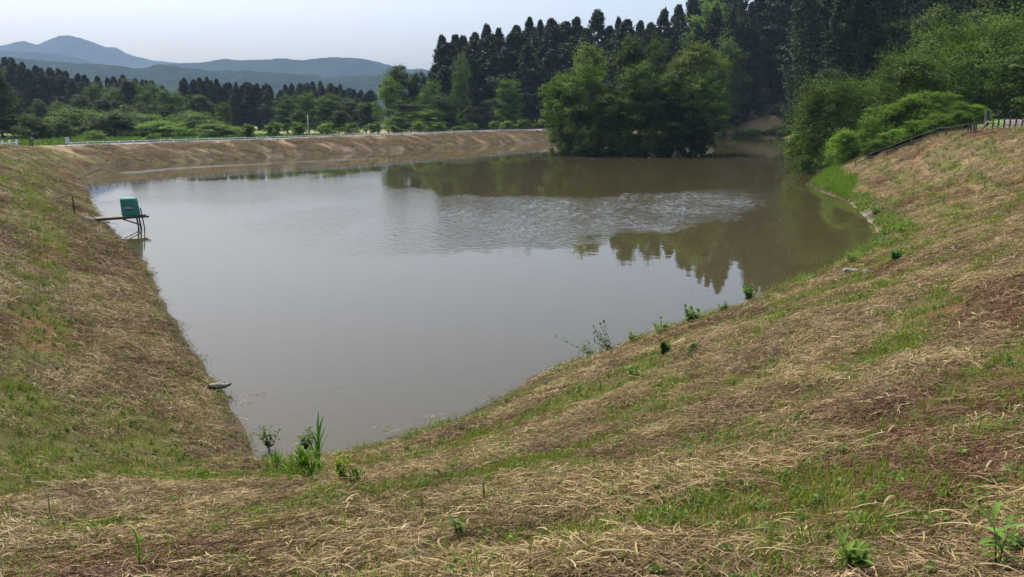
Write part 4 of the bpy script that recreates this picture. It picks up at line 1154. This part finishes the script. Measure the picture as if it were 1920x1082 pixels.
def scatter_all():
    # hay
    X, Y, r, g = sample_points(120, 8, 1.35, 152, 501)
    h, s, t, field, dep, hay = terrain(X, Y, True)
    keep = (h > .03) & (s < 40) & (field < .3) & (dep <= 0) & (g.random(len(X)) < ((.04 + .60 * hay ** 1.3) * (1 - .35 * smooth(30, 55, r)) + .35 * ((X < -4) & (Y > 18.5) & (s < 3.0))) * (.08 + .92 * smooth(.2, 1.1, s)))
    keep &= ~((Y > 84) & (X > 40) & (s > 12))
    X, Y, Z, r, hay, s = X[keep], Y[keep], h[keep], r[keep], hay[keep], s[keep]
    left = (X < -2) & (Y > 17) & (s < 3.6)
    yaw = shore_dir(X, Y) + g.normal(size=len(X)) * .65 + (fbm(X / 2.0, Y / 2.0, 91, 2) - .5) * 2.2
    yaw = np.where(left, yaw + PI / 2 - .5, yaw)
    scl = np.clip((r / 11) ** .55, 1, 3.2) * (.75 + .5 * g.random(len(X)))
    red = smooth(.56, .68, fbm(X / 3.2, Y / 3.2, 47, 4)); brn = fbm(X / 1.1, Y / 1.1, 93, 3)
    u = g.random(len(X))
    idx = np.where(u < red * .85, g.integers(9, 12, len(X)), np.where(g.random(len(X)) < np.maximum(smooth(.36, .60, brn) * .8, .85 * np.exp(-((hay - .42) / .2) ** 2)), g.integers(6, 9, len(X)), g.integers(0, 6, len(X))))
    idx = np.where((g.random(len(X)) < .10 * (.15 + hay ** 2)) & (r < 40), g.integers(12, 16, len(X)), idx)
    scatter('dry_grass', 'cut dry grass lying in swaths over the banks', HAY, X, Y, Z + .006 + .02 * g.random(len(X)) * hay, slope_rot(X, Y, Z, yaw, g, .16), scl, idx)
    n1 = len(X)
    # green regrowth
    X, Y, r, g = sample_points(110, 8, 1.3, 152, 502)
    h, s, t, field, dep, hay = terrain(X, Y, True)
    n1g = fbm(X / 1.3, Y / 1.3, 41, 4); n3 = fbm(t / 4.0, s / 1.5, 43, 3)
    gm = smooth(.40, .60, n1g * .65 + n3 * .35 + (1 - hay) * .1)
    left = smooth(3, -8, X) * smooth(16, 24, Y); gm = np.clip(gm + left * np.exp(-((s - 4.2) / 1.2) ** 2) * .9 + .6 * smooth(.46, .60, fbm(X / 4, Y / 4, 49, 3)) + .3 * smooth(30, 55, r), 0, 1)
    keep = (h > .04) & (s < 40) & (field < .3) & (dep <= 0) & (g.random(len(X)) < (.32 + .85 * gm) * (1 - .6 * hay) + .5 * left * np.exp(-((s - 4.4) / 1.1) ** 2))
    keep &= ~((Y > 86) & (X > 42) & (s > 13))
    X, Y, Z, r, gm, hay = X[keep], Y[keep], h[keep], r[keep], gm[keep], hay[keep]
    k = len(X); u = g.random(k); clump = fbm(X / .9, Y / .9, 95, 3)
    idx = np.where(u < .42, g.integers(0, 4, k), np.where(u < .47, g.integers(4, 6, k), np.where(u < .68, g.integers(6, 9, k), g.integers(9, 12, k))))
    idx = np.where((clump > .70) & (g.random(k) < .5), g.integers(4, 6, k), idx)
    scl = np.clip((r / 12) ** .5, 1, 2.6) * (.55 + .7 * g.random(k))
    rot = np.stack([g.normal(size=k) * .12, g.normal(size=k) * .12, g.random(k) * 2 * PI], 1)
    scatter('green_grass', 'short green regrowth between the swaths of dry grass', GRS, X, Y, Z, rot, scl, idx)
    # weeds thickest along the water edge of the near and right banks
    g = np.random.default_rng(504); L_ = SHORE[32:].tolist() + [SHORE[0].tolist()]; L_ = np.array(L_)
    sg = np.linalg.norm(np.diff(L_, axis=0), axis=1); ac = np.concatenate([[0], np.cumsum(sg)]); q = g.random(5200) * ac[-1]
    X = np.interp(q, ac, L_[:, 0]); Y = np.interp(q, ac, L_[:, 1]); dr = shore_dir(X, Y) - PI / 2; o_ = np.abs(g.normal(size=len(q))) * .8 + .1
    X = X + np.cos(dr) * o_; Y = Y + np.sin(dr) * o_
    h = terrain(X, Y); keep = (h > .02) & (h < 1.2) & (g.random(len(X)) < smooth(.42, .62, fbm(X / 1.6, Y / 1.6, 98, 3)) + .08) & (Y < 84)
    X, Y, h = X[keep], Y[keep], h[keep]; k2 = len(X)
    idx = np.where(g.random(k2) < .6, g.integers(6, 9, k2), g.integers(3, 6, k2))
    rot = np.stack([g.normal(size=k2) * .2, g.normal(size=k2) * .2, g.random(k2) * 2 * PI], 1)
    scatter('shore_weeds', 'mixed low weeds along the water edge', GRS, X, Y, h, rot, (.9 + 1.3 * g.random(k2)) * np.clip(np.hypot(X, Y) / 26, .9, 1.8), idx)
    # loose straw afloat in the near corner
    g = np.random.default_rng(505); X = g.uniform(-7.6, -1.5, 260); Y = g.uniform(17.5, 27, 260); s_, _ = poly_sdf(X, Y, SHORE)
    kk = (s_ < -.05) & (s_ > -1.0) & (g.random(260) < .35); X, Y = X[kk], Y[kk]; k3 = len(X)
    scatter('floating_straw', 'loose straw floating by the near corner of the pond', HAY, X, Y, np.full(k3, .004), np.stack([0 * X, 0 * X, g.random(k3) * 6.28], 1), .55 + .4 * g.random(k3), g.integers(12, 16, k3))
    print('scatter', n1, k, k2, k3)
scatter_all()

def dam_hay():
    g = np.random.default_rng(503); n = 24000
    rows = dam_line(0.0, 400); t = unit(np.gradient(rows, axis=0)); nr = np.stack([-t[:, 1], t[:, 0]], 1)
    k = g.integers(0, 400, n); off = .4 + 8.8 * g.random(n)
    P = rows[k] + nr[k] * off[:, None] + t[k] * g.uniform(-.3, .3, n)[:, None]
    X, Y = P[:, 0], P[:, 1]
    keep = g.random(n) < smooth(.38, .62, fbm(X / 3.0, Y / 3.0, 97, 3)) * (.35 + .65 * smooth(1.5, 5, off)); keep |= g.random(n) < .06
    X, Y, k = X[keep], Y[keep], k[keep]; n = len(X)
    h, s, tt, field, dep, hay = terrain(X, Y, True)
    yaw = np.arctan2(nr[k, 1], nr[k, 0]) + g.normal(size=n) * .6
    idx = np.where(g.random(n) < .62, g.integers(0, 6, n), g.integers(6, 12, n))
    scatter('dam_hay', 'patches of cut dry grass on the stony face of the far dam', HAY, X, Y, h + .05, slope_rot(X, Y, h, yaw, g, .3), 1.8 + 1.8 * g.random(n), idx)
dam_hay()

# ---- reeds on the right shore
def reeds():
    g = np.random.default_rng(610); P = []
    poly = np.array([at_z(*p)[:2] for p in [(1517, 347), (1545, 361), (1590, 376), (1640, 330), (1600, 322), (1550, 331)]])
    while len(P) < 1500:
        q = poly.min(0) + g.random(2) * (poly.max(0) - poly.min(0))
        if poly_sdf(q[:1], q[1:], poly)[0][0] < 0: P.append(q)
    P = np.array(P); z = np.clip(terrain(P[:, 0], P[:, 1]), 0, 9)
    ok = z < 1.6; P = P[ok]; z = z[ok]; n = len(P)
    rep = 5; base = np.repeat(np.stack([P[:, 0], P[:, 1], z - .05], 1), rep, 0) + g.normal(size=(n * rep, 3)) * [.12, .12, 0]
    n *= rep
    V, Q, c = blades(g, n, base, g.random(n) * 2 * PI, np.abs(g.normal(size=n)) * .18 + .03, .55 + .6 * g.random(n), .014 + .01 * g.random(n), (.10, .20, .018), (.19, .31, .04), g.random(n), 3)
    tag(obj('reeds', make_mesh('reeds', V, quads=Q, cols=c, mat=M['blade'])), 'bright green reeds in the shallow corner on the right shore', None, None, 'stuff')
reeds()
# ---- rough meadow grass behind the dam
def meadow():
    g = np.random.default_rng(620); n = 26000
    az = np.radians(g.uniform(-36, -12, n)); r = np.sqrt(g.uniform(150 ** 2, 290 ** 2, n)); X = r * np.sin(az); Y = r * np.cos(az)
    h, s, t, field, dep, hay = terrain(X, Y, True); k = field > .5; X, Y, h = X[k], Y[k], h[k]; n = len(X)
    P = np.stack([X, Y, h + .2 + .35 * g.random(n)], 1)
    V, Q = leaf_quads(P, unit(g.normal(size=(n, 3)) * .6 + [0, -.3, .6]), 1.3, .5, g, tip=np.array([0, 0, 1.0]) + g.normal(size=(n, 3)) * .4)
    c = np.repeat(lerp((.06, .115, .016), (.14, .2, .035), g.random(n) * .5 + .5 * fbm(X / 8, Y / 8, 5, 3)), 4, 0)
    tag(obj('meadow_grass', make_mesh('meadow_grass', V, quads=Q, cols=c, mat=M['blade'])), 'bright rough grass in the field behind the guardrail', None, None, 'stuff')
meadow()

# ------------------------------------------------------------------ single plants in the foreground
def leaf_blade_mesh(length, width, bend, c, seed=0, segs=6):
    """one pointed leaf along +X, arching in Z, with a folded midrib"""
    t = np.linspace(0, 1, segs + 1); x = length * t * (1 - .15 * bend * t); z = bend * length * (.45 * t - .75 * t * t)
    w = width * np.sin(PI * np.clip(t * .93 + .07, 0, 1)) ** .8; w[-1] = .0008
    V = []
    for k in range(segs + 1):
        V += [(x[k], -w[k], z[k] + w[k] * .35), (x[k], 0, z[k]), (x[k], w[k], z[k] + w[k] * .35)]
    Q = []
    for k in range(segs):
        a = 3 * k; Q += [(a, a + 3, a + 4, a + 1), (a + 1, a + 4, a + 5, a + 2)]
    return make_mesh('leaf', V, quads=np.array(Q), cols=np.tile(np.array(c), (len(V), 1)), mat=M['blade'], smooth_shade=True)

def reed_plant(px, py, top_y, n, label, c=(.09, .16, .02), wid=.012, lean=.28, cat='plant', name='reed', spread=.04):
    x, y, z = on_ground(px, py); d = math.hypot(x, y)
    hgt = (py - top_y) / F * d * 1.12
    r = empty(name, (x, y, z), 0, label, cat)
    g = random.Random(int(px * 7 + py))
    MB().tube([(0, 0, -.03), (.006, 0, hgt * .4), (.012, .004, hgt * .72)], [.006, .005, .002], 6).build('stem', M['stem'], r, True)
    for k in range(n):
        f = k / max(1, n - 1)
        L = hgt * (.45 + .3 * g.random()) * (1 - .25 * f)
        me = leaf_blade_mesh(L, wid * 1.5 * (.7 + .5 * g.random()), .35 + .5 * g.random(), tuple(np.array(c) * (.8 + .5 * g.random())))
        obj('leaf', me, r, loc=(g.uniform(-spread, spread) * (1 - f), g.uniform(-spread, spread) * (1 - f), hgt * .62 * f), rot=(0, -(PI / 2 - lean - g.random() * .45 * (1 - .4 * f)), g.random() * 6.28))
    return r

def leafy_weed(px, py, top_y, stems, per, leaf_l, leaf_w, label, c=(.085, .135, .022), lean=.3, cat='weed', name='weed', base_z=None, side=None):
    x, y, z = on_ground(px, py); d = math.hypot(x, y)
    if base_z is not None: z = base_z
    hgt = (py - top_y) / F * d * 1.12
    r = empty(name, (x, y, z), 0, label, cat)
    g = random.Random(int(px * 13 + py))
    pool = [leaf_blade_mesh(leaf_l * (.75 + .4 * g.random()), leaf_w * (.8 + .4 * g.random()), .2 + .6 * g.random(), tuple(np.array(c) * (.75 + .55 * g.random())), segs=4) for k in range(6)]
    for sN in range(stems):
        a = g.random() * 6.28 if side is None else side + g.uniform(-.6, .6); le = lean * g.uniform(.3, 1.3) if stems > 1 else lean * .4
        h1 = hgt * (1 if sN == 0 else g.uniform(.55, .95))
        tip = np.array([math.cos(a) * math.sin(le), math.sin(a) * math.sin(le), math.cos(le)]) * h1
        if sN == 0: tip *= hgt / max(tip[2], .01) * .93
        MB().tube([(0, 0, -.03), tip * .5 + np.array([0, 0, .02]), tip], [.006, .0045, .002], 5).build('stem', M['stem'], r, True)
        for k in range(per):
            f = .18 + .82 * k / max(1, per - 1)
            obj('leaf', pool[g.randrange(6)], r, loc=tuple(tip * f), rot=(g.uniform(-.3, .3), -g.uniform(.05, .8) - (.5 if f > .95 else 0), k * 2.4 + g.random()))
    return r

reed_plant(600, 898, 786, 14, 'tallest reed of the clump at the near corner of the pond', (.07, .16, .022), .016, .12)
reed_plant(572, 908, 836, 120, 'dense tuft of long green blades left of the tallest reed', (.085, .16, .016), .008, .42, 'grass tuft', 'grass_tuft', .32)
reed_plant(518, 890, 842, 90, 'broad low green tuft in the left corner of the reed clump', (.10, .17, .018), .007, .5, 'grass tuft', 'grass_tuft', .24)
reed_plant(668, 905, 870, 50, 'short green tuft at the right end of the reed clump', (.11, .17, .02), .007, .5, 'grass tuft', 'grass_tuft', .2)
reed_plant(548, 893, 846, 44, 'smaller green tuft in the middle of the reed clump', (.095, .165, .018), .007, .42, 'grass tuft', 'grass_tuft', .18)
leafy_weed(642, 904, 845, 7, 11, .10, .018, 'yellow green upright weed right of the tallest reed', (.19, .24, .025), .34)
leafy_weed(505, 846, 800, 7, 11, .16, .03, 'leafy weed at the water edge left of the reed clump', (.075, .125, .03), .45)
leafy_weed(578, 850, 804, 9, 11, .16, .03, 'leafy weed at the water edge right behind the tall reed', (.08, .13, .028), .45)
leafy_weed(463, 838, 822, 3, 7, .10, .012, 'small green weed in the left corner of the pond', (.09, .15, .03), .6)
leafy_weed(1150, 664, 604, 8, 12, .17, .032, 'thin open sapling leaning left over the water edge', (.07, .11, .03), .75, 'sapling', 'sapling', side=PI * .95)
leafy_weed(1112, 668, 630, 6, 11, .16, .028, 'low spreading sprig left of the thin open sapling', (.07, .12, .035), .9, 'weed', 'weed', side=PI)
leafy_weed(1190, 647, 623, 9, 11, .16, .036, 'bright low weed on the bank edge right of the thin sapling', (.11, .18, .025), .6)
leafy_weed(1240, 630, 602, 10, 11, .17, .04, 'low leafy weed on the bank edge left of the round bushy one', (.09, .15, .035), .7)
leafy_weed(1296, 612, 580, 11, 12, .17, .042, 'round bushy weed on the bank edge over the water', (.08, .135, .025), .45)
leafy_weed(1405, 568, 540, 12, 12, .2, .05, 'dense bush of weeds where the bank bends, farthest of the edge weeds', (.08, .15, .03), .5)
leafy_weed(1358, 588, 570, 9, 10, .17, .04, 'low weed on the bank edge between the round and the dense bush', (.09, .16, .03), .7)
leafy_weed(1247, 670, 642, 11, 13, .15, .03, 'dark green bushy weed inland of the round edge weed', (.06, .105, .022), .4)
leafy_weed(1297, 664, 646, 9, 11, .13, .03, 'low green weed right of the dark bushy one', (.06, .13, .03), .6)
leafy_weed(1190, 708, 690, 10, 10, .13, .032, 'bright flat green weed below the thin sapling', (.10, .20, .025), .7)
reed_plant(1128, 708, 694, 10, 'yellow green grass tuft below the thin sapling', (.14, .22, .03), .01, .35, 'grass tuft', 'grass_tuft', .08)
leafy_weed(1592, 1078, 1010, 6, 14, .12, .016, 'feathery green mugwort at the bottom edge right of centre', (.095, .16, .025), .4)
leafy_weed(1868, 1075, 972, 2, 9, .16, .018, 'tall thin stemmed weed with long leaves at the bottom right', (.10, .17, .035), .2)
leafy_weed(1905, 1040, 990, 3, 8, .12, .014, 'pale green weed beside the tall thin stemmed one at right', (.12, .18, .05), .35)
reed_plant(263, 1078, 985, 5, 'broad green reed shoot at the bottom left', (.08, .17, .02), .011, .16)
reed_plant(95, 975, 912, 5, 'bent green grass shoot in the lower left corner area', (.08, .15, .03), .006, .5)
leafy_weed(862, 1015, 958, 3, 8, .09, .016, 'dark stemmed weed at the bottom centre among straw', (.08, .14, .03), .35)
leafy_weed(905, 1020, 1000, 4, 8, .07, .02, 'low round leaved weed right of the dark stemmed weed', (.06, .13, .03), .6)
reed_plant(790, 975, 890, 4, 'lone slender grass stalk left of bottom centre', (.08, .15, .02), .006, .12)
reed_plant(905, 945, 885, 4, 'slender grass stalk right of the lone one', (.08, .15, .02), .006, .2)
leafy_weed(1608, 990, 968, 4, 9, .06, .012, 'small bright weed above the mugwort', (.10, .19, .03), .5)
leafy_weed(1652, 930, 915, 4, 8, .07, .014, 'small leafy weed upslope of the mugwort', (.09, .16, .03), .5)
reed_plant(280, 536, 508, 5, 'slim green sprig at the left waterline', (.08, .14, .03), .012, .4)
leafy_weed(294, 545, 534, 3, 6, .12, .022, 'small leafy sprig right of the slim one at the left waterline', (.07, .13, .03), .6)
leafy_weed(1600, 499, 478, 11, 11, .22, .035, 'leafy weed on the right shore above the stone slab', (.09, .17, .025), .6)
leafy_weed(1690, 442, 422, 11, 11, .26, .04, 'bright weed at the right corner of the pond', (.10, .18, .03), .6)
leafy_weed(1680, 494, 470, 11, 11, .24, .04, 'dark green weed right of the stone slab', (.06, .14, .03), .5)
leafy_weed(1640, 407, 386, 11, 11, .28, .045, 'green weed beside the grey mud strip at right', (.09, .17, .03), .5)

# ------------------------------------------------------------------ haze
hz_me = MB().box((0, 0, 0), (14800, 14800, 770)).mesh('haze', None)
hzm = bpy.data.materials.new('haze_air'); hzm.use_nodes = True
nt = hzm.node_tree; nt.nodes.remove(nt.nodes['Principled BSDF'])
pv = nt.nodes.new('ShaderNodeVolumePrincipled'); pv.inputs['Color'].default_value = (.48, .67, 1.0, 1); pv.inputs['Density'].default_value = .82e-4
nt.links.new(pv.outputs['Volume'], nt.nodes['Material Output'].inputs['Volume'])
hz_me.materials.append(hzm)
hzo = obj('haze', hz_me, loc=(0, 0, 770 / 2 - 5)); tag(hzo, 'pale summer haze over the whole valley', None, None, 'stuff')
